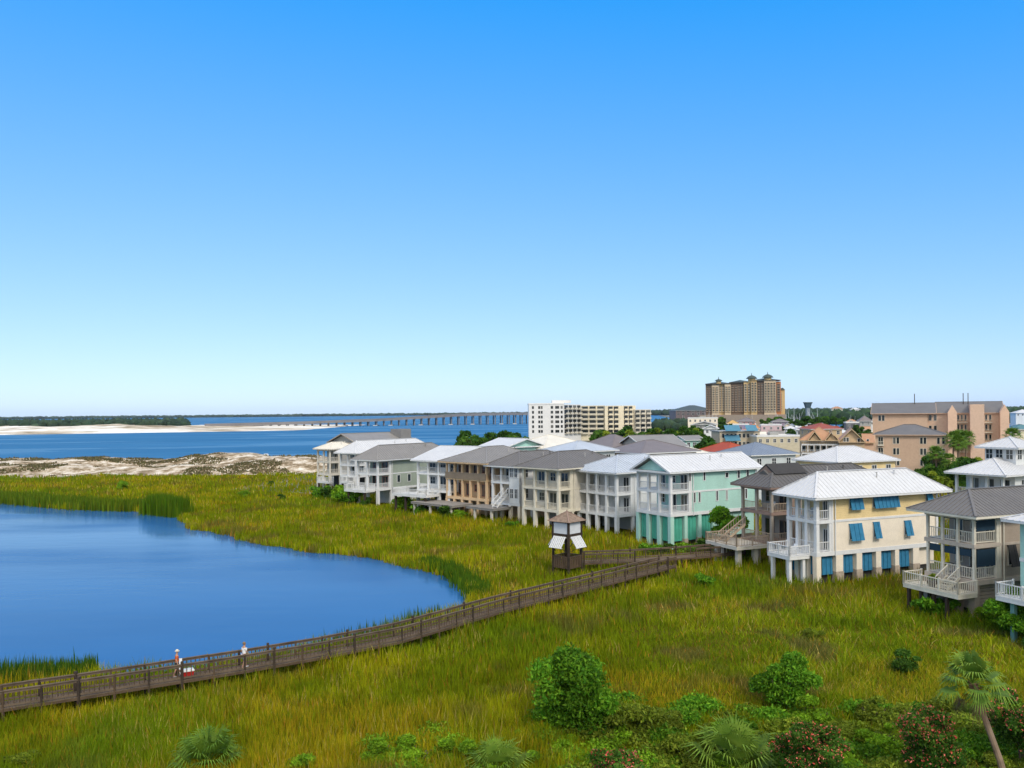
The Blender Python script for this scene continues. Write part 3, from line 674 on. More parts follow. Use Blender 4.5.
# taupe house at the right
e, q = house('taupe_house', 'taupe three storey house with grey ribbed hip roof and a low pale railed deck', (975,623), 22, 925, 17, (581,545,515), TAUPE, RG, CREAM, 3, 3.1, 1.9, 1.1, 'enclosed', belt=paint('taupe trim', (.50,.42,.34), .6),
    wall2=None, gmat=TAUPE, rail=CREAM, ribs=.45, gshut=None, pw=.22, win=[(1008,1015,0,1.0,1.7,DARK)])
for z in (q['z1'], q['z2']):                                   # dark blue sun screens under the porch beams
    for i in range(3):
        y0 = .4+(q['L']-.4)*i/3; bx('sun_screen', paint('navy screen', (.02,.045,.07), .7), e, .1, .16, y0, y0+(q['L']-.4)/3-.45, z+2.0, z+2.62)
    bx('sun_screen', paint('navy screen', (.02,.045,.07), .7), e, .45, q['pd']-.45, .08, .12, z+1.15, z+2.62)
for k in range(7): bx('louvre_board', TAUPE, e, .75, 3.6, .40, .50, 1.0+k*.3, 1.26+k*.3)
terrace(e, -2.3, .0, -.3, q['L']+.4, q['z1']-.95, CREAM, CREAM, [], DARK)
for (x_, y_) in [(-2.0, .9+(q['L']-.8)*t_) for t_ in (.04,.35,.66,.97)]+[(-.6, q['L']*.35),(-.6,q['L']*.8)]: bx('pile', PILE, e, x_-.13, x_+.13, y_-.13, y_+.13, -.4, q['z1']-1.4)
stairs(e, (-1.7,1.9,q['z1']-.9), (-.2,1.9,q['z1']+.05), 1.2, CREAM, 5)
for (x_, y_) in ((1.5,1.8),(1.5,3.9)):
    t = empty('cafe_table', e.matrix_basis @ Vector((x_,y_,q['z1']+.02)), R(22), 'dark round cafe table on the taupe house lower porch, %s its middle' % ('right of' if y_ < 3 else 'left of'), 'table')
    m = MB(); m.tube([(0,0,.72),(0,0,.76)], .5, 14); m.build('table_top', DARK, t); m = MB(); m.tube([(0,0,0),(0,0,.72)], .05, 6); m.tube([(0,0,0),(0,0,.03)], .28, 10); m.build('leg', DARK, t)
t = empty('planter', e.matrix_basis @ Vector((-1.5,2.9,q['z1']-.95)), R(22), 'dark square planter with a small leafy plant on the taupe house deck', 'planter')
m = MB(); m.add([(-.28,-.28,0),(.28,-.28,0),(.28,.28,0),(-.28,.28,0),(-.38,-.38,.55),(.38,-.38,.55),(.38,.38,.55),(-.38,.38,.55)],[(0,3,2,1),(4,5,6,7),(0,1,5,4),(1,2,6,5),(2,3,7,6),(3,0,4,7)]); m.build('pot', paint('dark brown pot', (.09,.06,.045), .7), t)
V, T, C = leaf_cloud([((0,0,.8),(.4,.4,.35))], 260, .12, OLIVE, np.random.default_rng(4)); np_mesh('foliage', V, T, LEAF, C, t)
def lounge_chair(loc, rz, label):
    c = empty('porch_chair', loc, rz, label, 'chair')
    m = MB(); m.box(-.3,.3,-.28,.28,.36,.43); m.build('seat', WHITE, c)
    m = MB(); m.beam((-.28,0,.43),(-.5,0,1.05),.55,.05); m.build('backrest', WHITE, c)
    for sx in (-.26,.26):
        for sy in (-.25,.25): bx('leg', WHITE, c, sx-.03, sx+.03, sy-.03, sy+.03, 0, .36)
    for sy in (-.31,.31): m = MB(); m.box(-.3,.32,sy-.04,sy+.04,.6,.65); m.box(.24,.3,sy-.03,sy+.03,0,.6); m.build('armrest', WHITE, c)
    return c
for lb, hm, lx, ly, key in CHAIRS: lounge_chair(hm[0].matrix_basis @ Vector((lx, ly, hm[1][key]+(.0 if lx < 0 else .02)-(.35 if lx < 0 else 0))), hm[0].rotation_euler.z+math.pi, lb)
# mint house cut by the frame
Pm = at_depth(1021, 66.5, 0); um = Vector((-math.sin(R(22)), math.cos(R(22)), 0)); Pm = Pm-um*11.5
e = empty('mint_house', Pm, R(22), 'mint green house with white roof and white deck cut off by the right edge', 'house', 'stilt houses in a row along the marsh'); L = 11.5
zr = z_at(Pm+um*L, 519)
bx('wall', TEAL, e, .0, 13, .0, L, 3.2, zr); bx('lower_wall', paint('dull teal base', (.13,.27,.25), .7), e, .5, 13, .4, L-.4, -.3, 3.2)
roof(e, -1.2, 14, -1.2, L+.8, zr, 2.5, RW, 'hip', None, .55)
bx('belt_course', WHITE, e, -.04, 13.04, -.04, L+.04, 6.2, 6.5)
for (y_, z_) in ((L-1.7,3.6),(L-4.2,3.6),(L-1.7,6.9),(L-4.2,6.9)): window(e, 'F', y_, z_, 1.2, 1.9, WHITE, True, .0)
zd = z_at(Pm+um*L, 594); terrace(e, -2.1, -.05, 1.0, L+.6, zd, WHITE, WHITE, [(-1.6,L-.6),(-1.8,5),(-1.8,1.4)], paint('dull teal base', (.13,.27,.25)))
HOUSE_ZONE.append([xy(Pm+um*y_+Vector((um.y,-um.x,0))*x_) for x_, y_ in ((-.2,0),(13,0),(13,L),(-.2,L))])
# teal gabled house
e, q = house('teal_house', 'mint teal house with white gabled roof and deep green ground floor shutters', (671,550), 30, 637, None, (514,492,472), TEAL, RW, WHITE, 3, 3.6, 2.05, .7, 'enclosed', 'gable', 'x', side_px=757,
    gmat=TEAL, gshut=TEALD, ribs=.6, rail=WHITE, win=[(689,692,1,1.2,1.25),(703.5,706,1,1.2,1.25),(725.5,729,1,1.4,.8),(737.5,740.5,1,1.2,1.3),(746.5,749.5,1,1.2,1.3),(693.5,696,0,1.2,1.5),(698.5,701,0,1.2,1.5),(716,718.5,0,1.2,1.5),(726,728,0,1.2,1.5),(745,747.5,0,1.2,1.5)],
    side_shut=[(674.5,684),(688,698),(702,712)], side_pier=[(684.6,687.6),(698.5,701.5),(712.5,716)], roofgable=TEAL)
# white house with pale blue roof
e, q = house('white_house', 'white porch house on square pillars with pale blue metal hip roof', (617,534.5), 36, 577.5, 15, (515,494,472.5), WSID, RBL, WHITE, 4, 3.3, 2.3, .9, 'open', lower=GRY, gmat=WHITE, pw=.42)
# beige house
e, q = house('beige_house', 'cream beige house on tall square pillars with two railed porches and grey roof', (559,531.5), 42, 522.5, 15, (510.5,489,468.5), BEIGE, RG, CREAM, 3, 3.0, 2.4, 1.0, 'open', lower=BRN, gmat=CREAM, pw=.42)
# narrow house with bay window
e, q = house('narrow_white_house', 'narrow cream house with grey hip roof, white porch and an enclosed window bay', (520,523), 45, 491.5, 14, (504,483,466.5), CRM, RG, WHITE, 3, 3.0, 2.3, 1.0, 'open', lower=ORG, gmat=CRM, pr=(True,True))
y1 = q['L']/3; bx('window_bay', WSID, e, -.1, 2.95, .02, y1, q['z1'], q['ze']-.1)
for z in (q['z1'], q['z2']):
    for k in range(2): window(e, 'F', .3+k*y1*.46, z+.8, y1*.36, 1.7, WHITE, True, -.1)
    window(e, 'S', .6, z+.8, 1.5, 1.7, WHITE, True, .02)
terrace(e, -4.2, -.04, y1*.9, q['L']+2.0, q['z1']-.6, WHITE, RLG, [(-3.9,y1*1.2),(-3.9,q['L']),(-.8,q['L']*.7)], BEIGE, rail=False)
stairs(e, (-3.0,y1*1.3,q['z1']-.5), (-.3,y1*1.3,q['z1']+1.6), 1.1, WHITE, 7)
# orange house
e, q = house('orange_house', 'orange stucco house with light grey hip roof and a brown timber upper balcony', (487,519), 46, 446, 15, (499.5,480,463), ORG, RLG, ORG, 5, 2.6, 2.6, 1.1, 'open', lower=ORG, gmat=ORG, rail=TAN, belt=ORG, pr=(False,True), doors=paint('salmon door frame', (.55,.25,.16)))
bx('balcony_boards', paint('weathered balcony boards', (.23,.18,.13), .8), e, -.16, -.05, .1, q['L'], q['z2']-.1, q['z2']+1.0)
terrace(e, -5.0, -.04, 3.5, q['L']+4, q['z1']-.9, TAN, paint('weathered grey canopy', (.24,.22,.2), .8), [(-4.6,4.2),(-4.6,q['L']-1),(-4.6,q['L']+3.4)], BEIGE, rail=False)
# white house with white roof
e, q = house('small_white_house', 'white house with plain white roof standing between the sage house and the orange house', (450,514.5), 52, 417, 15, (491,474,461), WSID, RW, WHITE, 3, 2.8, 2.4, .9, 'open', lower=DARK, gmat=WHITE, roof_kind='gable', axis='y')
terrace(e, -3.6, -.04, 2.5, q['L']+3, q['z1']-.7, WHITE, WHITE, [(-3.3,3),(-3.0,q['L']),(-3.0,q['L']+2.6)], PILE)
# sage house
e, q = house('sage_house', 'sage green house with broad grey hip roof and stacked white corner porches', (378,506.5), 52, 357, 22, (489,474,460), SAGE, RLG, WHITE, 2, 3.6, 2.8, 1.0, 'open', gmat=WHITE, lower=WSID,
    win=[(397,400.5,0,.9,1.6),(407.5,411,0,.9,1.6)], doors=paint('dusty pink door frame', (.45,.24,.2)))
terrace(e, -2.6, -.04, .8, q['L']+1, q['z1']-.2, WHITE, WSID, [(-2.2,1.4),(-2.2,q['L'])], PILE)
# far white roof, farthest house
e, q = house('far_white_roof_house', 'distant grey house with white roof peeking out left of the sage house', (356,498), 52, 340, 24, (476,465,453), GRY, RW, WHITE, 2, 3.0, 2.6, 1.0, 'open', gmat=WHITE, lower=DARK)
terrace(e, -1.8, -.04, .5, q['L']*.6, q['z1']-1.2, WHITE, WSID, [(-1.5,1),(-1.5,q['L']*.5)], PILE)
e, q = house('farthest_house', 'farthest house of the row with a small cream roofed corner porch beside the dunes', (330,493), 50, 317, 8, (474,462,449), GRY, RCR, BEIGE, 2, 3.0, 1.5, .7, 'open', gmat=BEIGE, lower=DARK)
bx('rear_wall', GRY, e, 8.05, 27, .5, q['L']+5, 0, q['ze']+1.2)
roof(e, 7.4, 27.5, -.5, q['L']+6, q['ze']+1.2, 2.2, RLG, 'gable', 'x', 0, BRN, GRY)
bx('roof_box', RLG, e, 23, 26.5, .5, 4.5, q['ze']+1.0, q['ze']+4.2)
terrace(e, -1.6, -.04, -1.5, q['L']*.6, q['z1']-1.7, WHITE, WSID, [(-1.3,-1),(-1.3,q['L']*.5)], PILE)
# ------------------------------------------------------------------ boardwalk, lookout, people
def offset_line(pts, d):
    out = []; n = len(pts); P = [Vector((a, b)) for a, b in pts]
    for i in range(n):
        t = (P[min(i+1,n-1)]-P[max(i-1,0)]).normalized(); out.append(P[i]+Vector((-t.y, t.x))*d)
    return out
def resample(pts, step):
    out = [pts[0]]; acc = 0
    for i in range(len(pts)-1):
        a, b = pts[i], pts[i+1]; L = (b-a).length; t = step-acc
        while t <= L: out.append(a+(b-a)*(t/L)); t += step
        acc = (L-(t-step))
    out.append(pts[-1]); return out
def walkway(name, label, line, width, z, near_gap=None, far_gap=None, group=None, far=True):
    near = offset_line(line, .0); far_ = offset_line(line, width)
    e = empty(name, (0,0,0), 0, label, 'boardwalk', group); v3 = lambda p, zz: Vector((p[0], p[1], zz))
    mid = resample(offset_line(line, width/2), .16); m = MB(); s_ = random.Random(3)
    for i in range(len(mid)-1):
        d = (mid[i+1]-mid[i]); 
        if d.length < .02: continue
        t = d.normalized(); nn = Vector((-t.y, t.x))*(width/2+.05); c = mid[i]; m.beam(v3(c-nn, z+s_.uniform(-.008,.008)-.025), v3(c+nn, z+s_.uniform(-.008,.008)-.025), .145, .05)
    dk = m.build('deck', WOODTOP, e)
    j = MB()
    for ln in (near, far_):
        for i in range(len(ln)-1): j.beam(v3(ln[i], z-.13), v3(ln[i+1], z-.13), .09, .15)
    j.build('joist', WOOD, e)
    for ln, gap in ((near, near_gap), (far_, far_gap)):
        rs = resample(ln, 2.0); top = MB(); bal = MB(); run = [True]*len(rs)
        for i, p in enumerate(rs):
            run[i] = gap is None or not (gap[0] < proj(p[0], p[1], z)[0] < gap[1])
            tall = (i % 3 == 0); h = 1.22 if tall else 1.06
            pm = MB(); w_ = .085 if tall else .06; pm.box(-w_,w_,-w_,w_,-z-.6,h if run[i] else -.05); po = pm.build('post', PILE if i % 3 != 1 else WOOD, e); po.location = v3(p, z); po.rotation_euler.z = s_.uniform(-.2,.4)
        for i in range(len(rs)-1):
            if not (run[i] and run[i+1]):
                if top.v: top.build('railing', [WOODTOP, WOOD], e); top = MB()
                continue
            a, b = rs[i], rs[i+1]
            sg = s_.uniform(-.02,.02)
            top.beam(v3(a, z+1.03), v3(b, z+1.03+sg), .16, .05); top.beam(v3(a, z+.93), v3(b, z+.93+sg), .05, .14); top.beam(v3(a, z+.14), v3(b, z+.14), .05, .12)
            n = max(1, int((b-a).length/.26))
            for k in range(1, n): c = a+(b-a)*(k/n); top.beam(v3(c, z+.1), v3(c, z+.95), .045, .04, 1)
        if top.v: top.build('railing', [WOODTOP, WOOD], e)
    return e
LW = [Vector(q) for q in WALK]
walkway('boardwalk', 'long weathered timber boardwalk with railings crossing the marsh beside the pond', WALK, 1.35, 1.2, far_gap=(665,720))
walkway('boardwalk', 'short cross boardwalk between the lookout shelter and the brown house', CROSS, 1.9, 1.2, near_gap=(648,682))
# lookout shelter, square, one corner towards the viewer
Pg = G(567.5, 575.5, 0); e = empty('lookout_shelter', Pg, R(47), 'square timber lookout shelter with shingled pyramid roof and propped white louvred hatches', 'shelter'); s = 1.12
zt = z_at(Pg, 520.5); zb = z_at(Pg, 532.5); zp = zt-.05; z0 = 1.1
for sx in (-1, 1):
    for sy in (-1, 1): bx('post', PILE, e, sx*s-.11, sx*s+.11, sy*s-.11, sy*s+.11, -.6, zt)
m = MB(); o_ = s+.45
m.add([(-o_,-o_,zt),(o_,-o_,zt),(o_,o_,zt),(-o_,o_,zt),(0,0,zt+1.05)], [(0,1,4),(1,2,4),(2,3,4),(3,0,4),(3,2,1,0)])
rf = m.build('roof', paint('mossy brown shingle', (.23,.165,.12), .9, .45, 3), e)
m = MB()
for k in range(4):
    c = [(-o_,-o_),(o_,-o_),(o_,o_),(-o_,o_)][k]; m.beam((c[0],c[1],zt+.02),(0,0,zt+1.08),.12,.06)
m.tube([(0,0,zt+1.0),(0,0,zt+1.25)],[.12,.02],6); m.build('ridge_cap', BRNT, rf)
PANEL = paint('pale shelter panel', (.60,.61,.62), .6, .12)
for k in range(4):
    ang = k*math.pi/2
    p = bx('upper_panel', PANEL, e, -s+.12, s-.12, -s-.02, -s+.05, zb, zt-.16); p.rotation_euler.z = ang
    b = bx('beam', PILE, e, -s-.14, s+.14, -s-.1, -s+.1, zb-.28, zb-.02); b.rotation_euler.z = ang
    # hatch propped outwards, ribbed
    m = MB(); n = 7; top = Vector((0,-s-.12,zb-.3)); out = Vector((0,-s-1.0,zb-1.5))
    for i in range(n):
        x0, x1 = -s+.22+(2*s-.44)*i/n, -s+.22+(2*s-.44)*(i+1)/n-.1
        c = (x0+x1)/2; m.beam((c,top.y,top.z),(c,out.y,out.z),x1-x0,.06 if i % 2 else .09)
    for t in (.04,.5,.96): q = top.lerp(out, t)+Vector((0,.05,-.04)); m.beam((-s+.2,q.y,q.z),(s-.22,q.y,q.z),.1,.05)
    h_ = m.build('hatch', WHITE, e); h_.rotation_euler.z = ang
    m = MB(); m.beam((-s+.4,-s,zb-2.0),(-s+.4,out.y+.1,out.z+.06),.05,.05); m.beam((s-.4,-s,zb-2.0),(s-.4,out.y+.1,out.z+.06),.05,.05); pr_ = m.build('prop', PILE, e); pr_.rotation_euler.z = ang
    m = MB(); m.box(-s+.1,s-.1,-s-.065,-s+.0,z0+.1,z0+.22); m.box(-s+.1,s-.1,-s-.065,-s+.0,z0+.85,z0+.97); m.box(-s+.1,-s+.16,-s-.06,-s+.0,z0-.1,z0+1.17)
    m.box(-s-.12,s+.12,-s-.12,-s+.1,z0+1.16,z0+1.23)
    for i in range(7): m.box(-s+.14+i*.29,-s+.35+i*.29,-s-.1,-s-.064,z0-.1,z0+1.17)
    sw = m.build('side_boards', WOOD, e); sw.rotation_euler.z = ang
bx('floor', WOODTOP, e, -s+.1, s-.1, -s+.1, s-.1, z0-.15, z0)
# people
def skin_mesh(name, verts, edges, radii, mat, parent, sub=2, root=0):
    me = bpy.data.meshes.new(name); me.from_pydata([tuple(v) for v in verts], edges, []); o = bpy.data.objects.new(name, me); COL.objects.link(o)
    md = o.modifiers.new('skin', 'SKIN'); md.use_smooth_shade = True
    for i, r_ in enumerate(radii): me.skin_vertices[0].data[i].radius = r_ if isinstance(r_, tuple) else (r_, r_)
    me.skin_vertices[0].data[root].use_root = True
    ss = o.modifiers.new('sub', 'SUBSURF'); ss.levels = sub; ss.render_levels = sub
    dg = bpy.context.evaluated_depsgraph_get(); me2 = bpy.data.meshes.new_from_object(o.evaluated_get(dg)); bpy.data.objects.remove(o)
    me2.name = name; me2.materials.clear(); me2.materials.append(mat); me2.polygons.foreach_set('use_smooth', [True]*len(me2.polygons))
    o = bpy.data.objects.new(name, me2); COL.objects.link(o)
    if parent: o.parent = parent
    return o
SKIN = paint('skin', (.46,.26,.17), .55, .08)
def person(label, loc, rz, shirt, short, hat, stride, arm_l, arm_r, shoes):
    """faces local +x; arms given as (elbow, wrist) offsets from the shoulder"""
    e = empty('person', loc, rz, label, 'person')
    hz = .93; V = []; E = []; Rr = []
    def v(p, r_, par=None):
        V.append(Vector(p)); Rr.append(r_)
        if par is not None: E.append((par, len(V)-1))
        return len(V)-1
    pel = v((0,0,hz), (.115,.15)); wa = v((.0,0,1.1), (.10,.135), pel); ch = v((.0,0,1.3), (.115,.16), wa); sh_ = v((-.01,0,1.43), (.085,.12), ch); nk = v((0,0,1.5), .055, sh_); h0 = v((.02,0,1.58), (.085,.075), nk); h1 = v((.025,0,1.68), (.10,.085), h0); h2 = v((.015,0,1.745), (.075,.065), h1)
    legs = {}
    for sg, st in ((1, stride), (-1, -stride)):
        hp = v((0,sg*.09,hz-.06), .09, pel); kn = v((st*.55+.04,sg*.095,.5), .06, hp); an = v((st-.02,sg*.1,.09), .042, kn); he = v((st-.03,sg*.1,.045), .042, an); to = v((st+.16,sg*.11,.03), (.03,.045), an); legs[sg] = (hp, kn, an)
    arms = {}
    for sg, (el, wr) in ((1, arm_l), (-1, arm_r)):
        s0 = v((0,sg*.17,1.41), .058, sh_); p0 = V[s0]; e0 = v(p0+Vector(el), .042, s0); w0 = v(p0+Vector(wr), .028, e0)
        d = (V[w0]-V[e0]).normalized(); hd = v(V[w0]+d*.07, (.018,.04), w0); arms[sg] = (s0, e0, w0, d)
        lat = Vector((1,0,0)) if abs(d.x) < .7 else Vector((0,0,1)); lat = (lat-d*lat.dot(d)).normalized(); inn = d.cross(lat)*(-sg)
        for k, ln in enumerate((.075,.085,.08,.065)):
            b = V[hd]+lat*((k-1.5)*.022); f1 = v(b+d*ln*.5, .009, hd); v(b+d*ln*.85+inn*.02, .008, f1)
        t1 = v(V[w0]+d*.04+lat*.045+inn*.01, .011, w0); v(V[w0]+d*.085+lat*.058+inn*.02, .009, t1)
    body = skin_mesh('body', V, E, Rr, SKIN, e)
    # face
    m = MB(); 
    for sg in (-1,1): m.tube([(.1,sg*.032,1.665),(.122,sg*.032,1.665)],[.012,.004],6)
    m.build('eye', DARK, body); m = MB(); m.tube([(.115,0,1.67),(.138,0,1.635),(.115,0,1.625)],[.008,.016,.012],6)
    for sg in (-1,1): m.tube([(.03,sg*.085,1.68),(.02,sg*.1,1.66),(.03,sg*.085,1.63)],[.012,.018,.01],5)
    m.build('nose', SKIN, body); m = MB(); m.tube([(.108,-.025,1.6),(.116,0,1.598),(.108,.025,1.6)],[.005,.008,.005],5); m.build('mouth', paint('lips', (.35,.12,.1)), body)
    # clothes
    A = [(V[pel]+Vector((0,0,.0)), (.135,.17)), (V[wa], (.12,.155)), (V[ch], (.133,.178)), (V[sh_], (.1,.14))]
    cv = [a for a, _ in A]; cr = [b for _, b in A]; ce = [(0,1),(1,2),(2,3)]
    for sg in (1,-1):
        s0, e0, w0, d = arms[sg]; cv += [V[s0], V[s0].lerp(V[e0], .75)]; cr += [.072, .062]; n = len(cv); ce += [(3,n-2),(n-2,n-1)]
    skin_mesh('shirt', cv, ce, cr, shirt, e)
    cv = [V[pel]+Vector((0,0,.03))]; cr = [(.13,.165)]; ce = []
    for sg in (1,-1):
        hp, kn, an = legs[sg]; cv += [V[hp], V[hp].lerp(V[kn], .95)]; cr += [.108, .09]; n = len(cv); ce += [(0,n-2),(n-2,n-1)]
    skin_mesh('shorts', cv, ce, cr, short, e)
    for sg in (1,-1):
        a = V[legs[sg][2]]; m = MB(); m.tube([(a.x-.07,a.y,.05),(a.x+.05,a.y,.05),(a.x+.2,a.y+sg*.01,.035)],[.05,.055,.035],8); m.build('shoe', shoes, e, True)
    if hat is not None:
        m = MB(); m.tube([(.02,0,1.70),(.02,0,1.76),(.015,0,1.815)],[.108,.105,.05],14)
        m.tube([(.03,0,1.70),(.03,0,1.712)],[.16,.15],14); m.build('hat', hat, e, True)
    else:
        m = MB(); m.tube([(-.01,0,1.64),(-.005,0,1.72),(.0,0,1.785),(.0,0,1.805)],[.098,.106,.08,.03],12); m.build('hair', paint('grey brown hair', (.2,.14,.09), .8), e, True)
    return e
def on_deck(px, t=.45):
    """a point on the boardwalk deck, a share t of the way across"""
    n = [Vector(q) for q in WALK]
    for i in range(len(n)-1):
        xa, xb = proj(n[i].x, n[i].y, 1.2)[0], proj(n[i+1].x, n[i+1].y, 1.2)[0]
        if xa <= px <= xb:
            p = n[i].lerp(n[i+1], (px-xa)/(xb-xa)); d = (n[i+1]-n[i]).normalized(); q = p+Vector((-d.y, d.x))*1.35*t; return Vector((q.x, q.y, 1.2)), math.atan2(d.y, d.x)
pA, azA = on_deck(178.5, .7); pB, azB = on_deck(246, .35)
# shift along the walk so that the people stand at their place in the photo
person('person in an orange shirt and pale sun hat walking on the boardwalk', pA, azA, paint('orange cloth', (.62,.12,.03), .8), paint('dark shorts', (.06,.06,.075), .8), paint('straw hat', (.62,.56,.46), .8), .22, ((.05,.03,-.27),(.22,.04,-.45)), ((-.06,-.04,-.27),(.02,-.05,-.52)), paint('grey shoe', (.3,.3,.3)))
person('person in a white shirt and grey shorts walking on the boardwalk', pB, azB+.3, paint('white cloth', (.78,.78,.78), .8), paint('pale grey shorts', (.42,.38,.42), .8), None, .2, ((-.05,.04,-.27),(.05,.05,-.5)), ((.06,-.04,-.27),(.2,-.03,-.46)), paint('white shoe', (.65,.65,.65)))
dA = Vector((math.cos(azA), math.sin(azA), 0)); nA = Vector((-dA.y, dA.x, 0))
t = empty('towel', pA+dA*.2-nA*.26+Vector((0,0,.62)), azA, 'white towel hanging over the arm of the person in orange', 'towel')
m = MB(); P_ = [(-.10,.03,-.25),(.12,.05,-.25),(.13,.03,.35),(-.09,.02,.36),(.0,-.03,.78),(.13,-.02,.76)]
for k in range(5):
    x0 = -.12+k*.05; dz = .02*math.sin(k*2.1); m.beam((x0*.7,.012*(-1)**k,-.1+dz),(x0*.7+.015,.012*(-1)**k,.62+dz*.6),.038,.035)
m.build('cloth', paint('white towel cloth', (.8,.8,.8), .9), t)
pC, azC = on_deck(188, .3)
c = empty('cooler', pC, azC, 'red cooler with white lid standing on the boardwalk', 'cooler')
m = MB(); m.add([(-.31,-.19,.06),(.31,-.19,.06),(.31,.19,.06),(-.31,.19,.06),(-.36,-.23,.44),(.36,-.23,.44),(.36,.23,.44),(-.36,.23,.44)],[(0,3,2,1),(4,5,6,7),(0,1,5,4),(1,2,6,5),(2,3,7,6),(3,0,4,7)]); m.build('body', paint('red plastic', (.42,.025,.02), .4), c)
m = MB(); m.box(-.38,.38,-.25,.25,.445,.52); m.box(-.33,.33,-.2,.2,.52,.57); m.build('lid', paint('white plastic', (.8,.8,.78), .4), c)
m = MB(); m.tube([(-.39,-.15,.36),(-.48,-.15,.36),(-.48,.15,.36),(-.39,.15,.36)],.02,6); m.build('handle', paint('white plastic', (.8,.8,.78), .4), c)
for sx in (-.24,.24):
    m = MB(); m.tube([(sx,-.25,.08),(sx,-.2,.08)],.08,10); m.tube([(sx,.2,.08),(sx,.25,.08)],.08,10); m.build('wheel', DARK, c)
# ------------------------------------------------------------------ buildings behind the row
def block(name, label, px, Y, a, L, D, y_eave, rise, wall, rmat, kind='hip', axis=None, fw=(2,3), sw=(2,3), cat='house', group=None, ov=.7, trim=WHITE, ribs=0, storey=3.0, ww=1.2, wh=1.5, ze=None, zb=0.0, ztop=None):
    P = at_depth(px, Y, 0); ze = ze if ze is not None else z_at(P, y_eave)
    e = empty(name, P, R(a), label, cat, group); bx('wall', wall, e, 0, D, 0, L, zb, ze)
    for face, (rows, cols), ext in (('F', fw, L), ('S', sw, D)):
        for r_ in range(rows):
            for c in range(cols):
                s = ext*(c+.5)/cols-ww/2
                window(e, face, s, ze-storey*(r_+1)+.75, ww, wh, trim, True, .0)
    if kind == 'flat':
        m = MB(); t = .3; m.box(-.1,D+.1,-.1,t,ze,ze+.7); m.box(-.1,D+.1,L-t,L+.1,ze,ze+.7); m.box(-.1,t,t,L-t,ze,ze+.7); m.box(D-t,D+.1,t,L-t,ze,ze+.7); m.build('parapet', trim, e)
        bx('roof', rmat, e, .2, D-.2, .2, L-.2, ze+.003, ze+.1)
        bx('roof_plant', GRY, e, D*.4, D*.6, L*.35, L*.6, ze+.1, ze+1.5)
    else: roof(e, -ov, D+ov, -ov, L+ov, ze, rise, rmat, kind, axis, ribs, trim, wall)
    return e
G2 = 'houses of the second row behind the marsh houses'
block('yellow_cottage', 'yellow house with white hip roof standing behind the cream house with blue shutters', 838, 141, 24, 9.5, 13.5, 462, 2.4, YEL, RW, fw=(2,3), sw=(2,4), group=G2, ribs=.6)
block('pale_house', 'pale grey house with slate blue hip roof and white propped shutters', 752, 168, 24, 11, 11.5, 455, 2.3, PALE, RSL, fw=(2,3), sw=(2,3), group=G2, ribs=.7)
# white house with cupola
P = at_depth(1004, 112, 0); ze = z_at(P, 475); e = empty('cupola_house', P, R(28), 'white porch house with white hip roof topped by a square windowed cupola', 'house', G2)
bx('wall', WSID, e, 2.6, 15, 0, 7, 0, ze); roof(e, -1, 16, -1, 8, ze, 2.0, RW, 'hip', None, .6)
for i in range(4):
    bx('post', WHITE, e, .1, .42, .1+i*2.2, .42+i*2.2, 0, ze-.2)
    if i < 3:
        for z in (ze-3.1, ze-6.2): railing(e, (.26,.45+i*2.2,z), (.26,2.3+i*2.2,z), WHITE); window(e, 'F', .6+i*2.2, z+.1, 1.5, 2.2, WHITE, True, 2.6, 'door')
for z in (ze-3.1, ze-6.2): bx('porch_floor', WHITE, e, 0, 2.6, 0, 7, z-.3, z)
for k in range(3): window(e, 'S', 4.0+k*3.4, ze-2.3, 1.2, 1.5, WHITE, True, 0)
cz = ze+.6; bx('cupola_wall', WSID, e, 5.2, 10, 1.4, 5.8, cz, cz+2.9)
for k in range(3): window(e, 'S', 5.5+k*1.5, cz+1.15, 1.1, 1.5, WHITE, True, 1.4)
for k in range(3): window(e, 'F', 1.7+k*1.45, cz+1.15, 1.1, 1.5, WHITE, True, 5.2)
roof(e, 4.2, 11, .4, 6.8, cz+2.9, 1.4, RW, 'hip', None, .6)
for args in [
    ('white_roof_house', 'white roofed house with a teal gable seen over the orange house', 507, 168, 40, 8, 10, 447, 1.6, TEAL, RW, 'gable', 'y'),
    ('cream_roof_house', 'house with a plain cream roof seen between grey roofs below the white condominium', 545, 172, 38, 13, 14, 448.5, 2.6, CRM, RCR, 'hip', None),
    ('blue_roof_house', 'house with a pale blue grey hip roof just behind the beige house', 575, 152, 36, 9, 10, 451.5, 1.7, PALE, RBL, 'hip', None),
    ('hip_roof_house', 'house with a grey brown hip roof left of the twin roofed house', 612, 205, 32, 14, 12, 449, 3.4, GRY, RBR, 'hip', None),
    ('twin_roof_house', 'house with a long light grey roof below the row of round trees', 645, 200, 25, 12, 12, 447.5, 2.8, GRY, RLG, 'gable', 'x'),
    ('brown_roof_house', 'low house with a wide dark brown grey roof right behind the pale blue roof', 642, 160, 30, 12, 14, 453, 2.2, TAUPE, RBR, 'hip', None),
    ('pale_roof_house', 'small house with a whitish hip roof right of the brown grey roofs', 688, 185, 25, 7, 7, 455.5, 1.6, WSID, RCR, 'hip', None),
    ('small_teal_house', 'small teal house with pale roof beside a dark tree', 686, 255, 25, 6, 6.5, 440, 1.3, TEAL, RLG, 'gable', 'x'),
    ('red_roof_house', 'house with a bright rust red roof', 728, 205, 24, 12, 9, 452.5, 2.3, PALE, RRED, 'hip', None),
]:
    block(*args, group=G2)
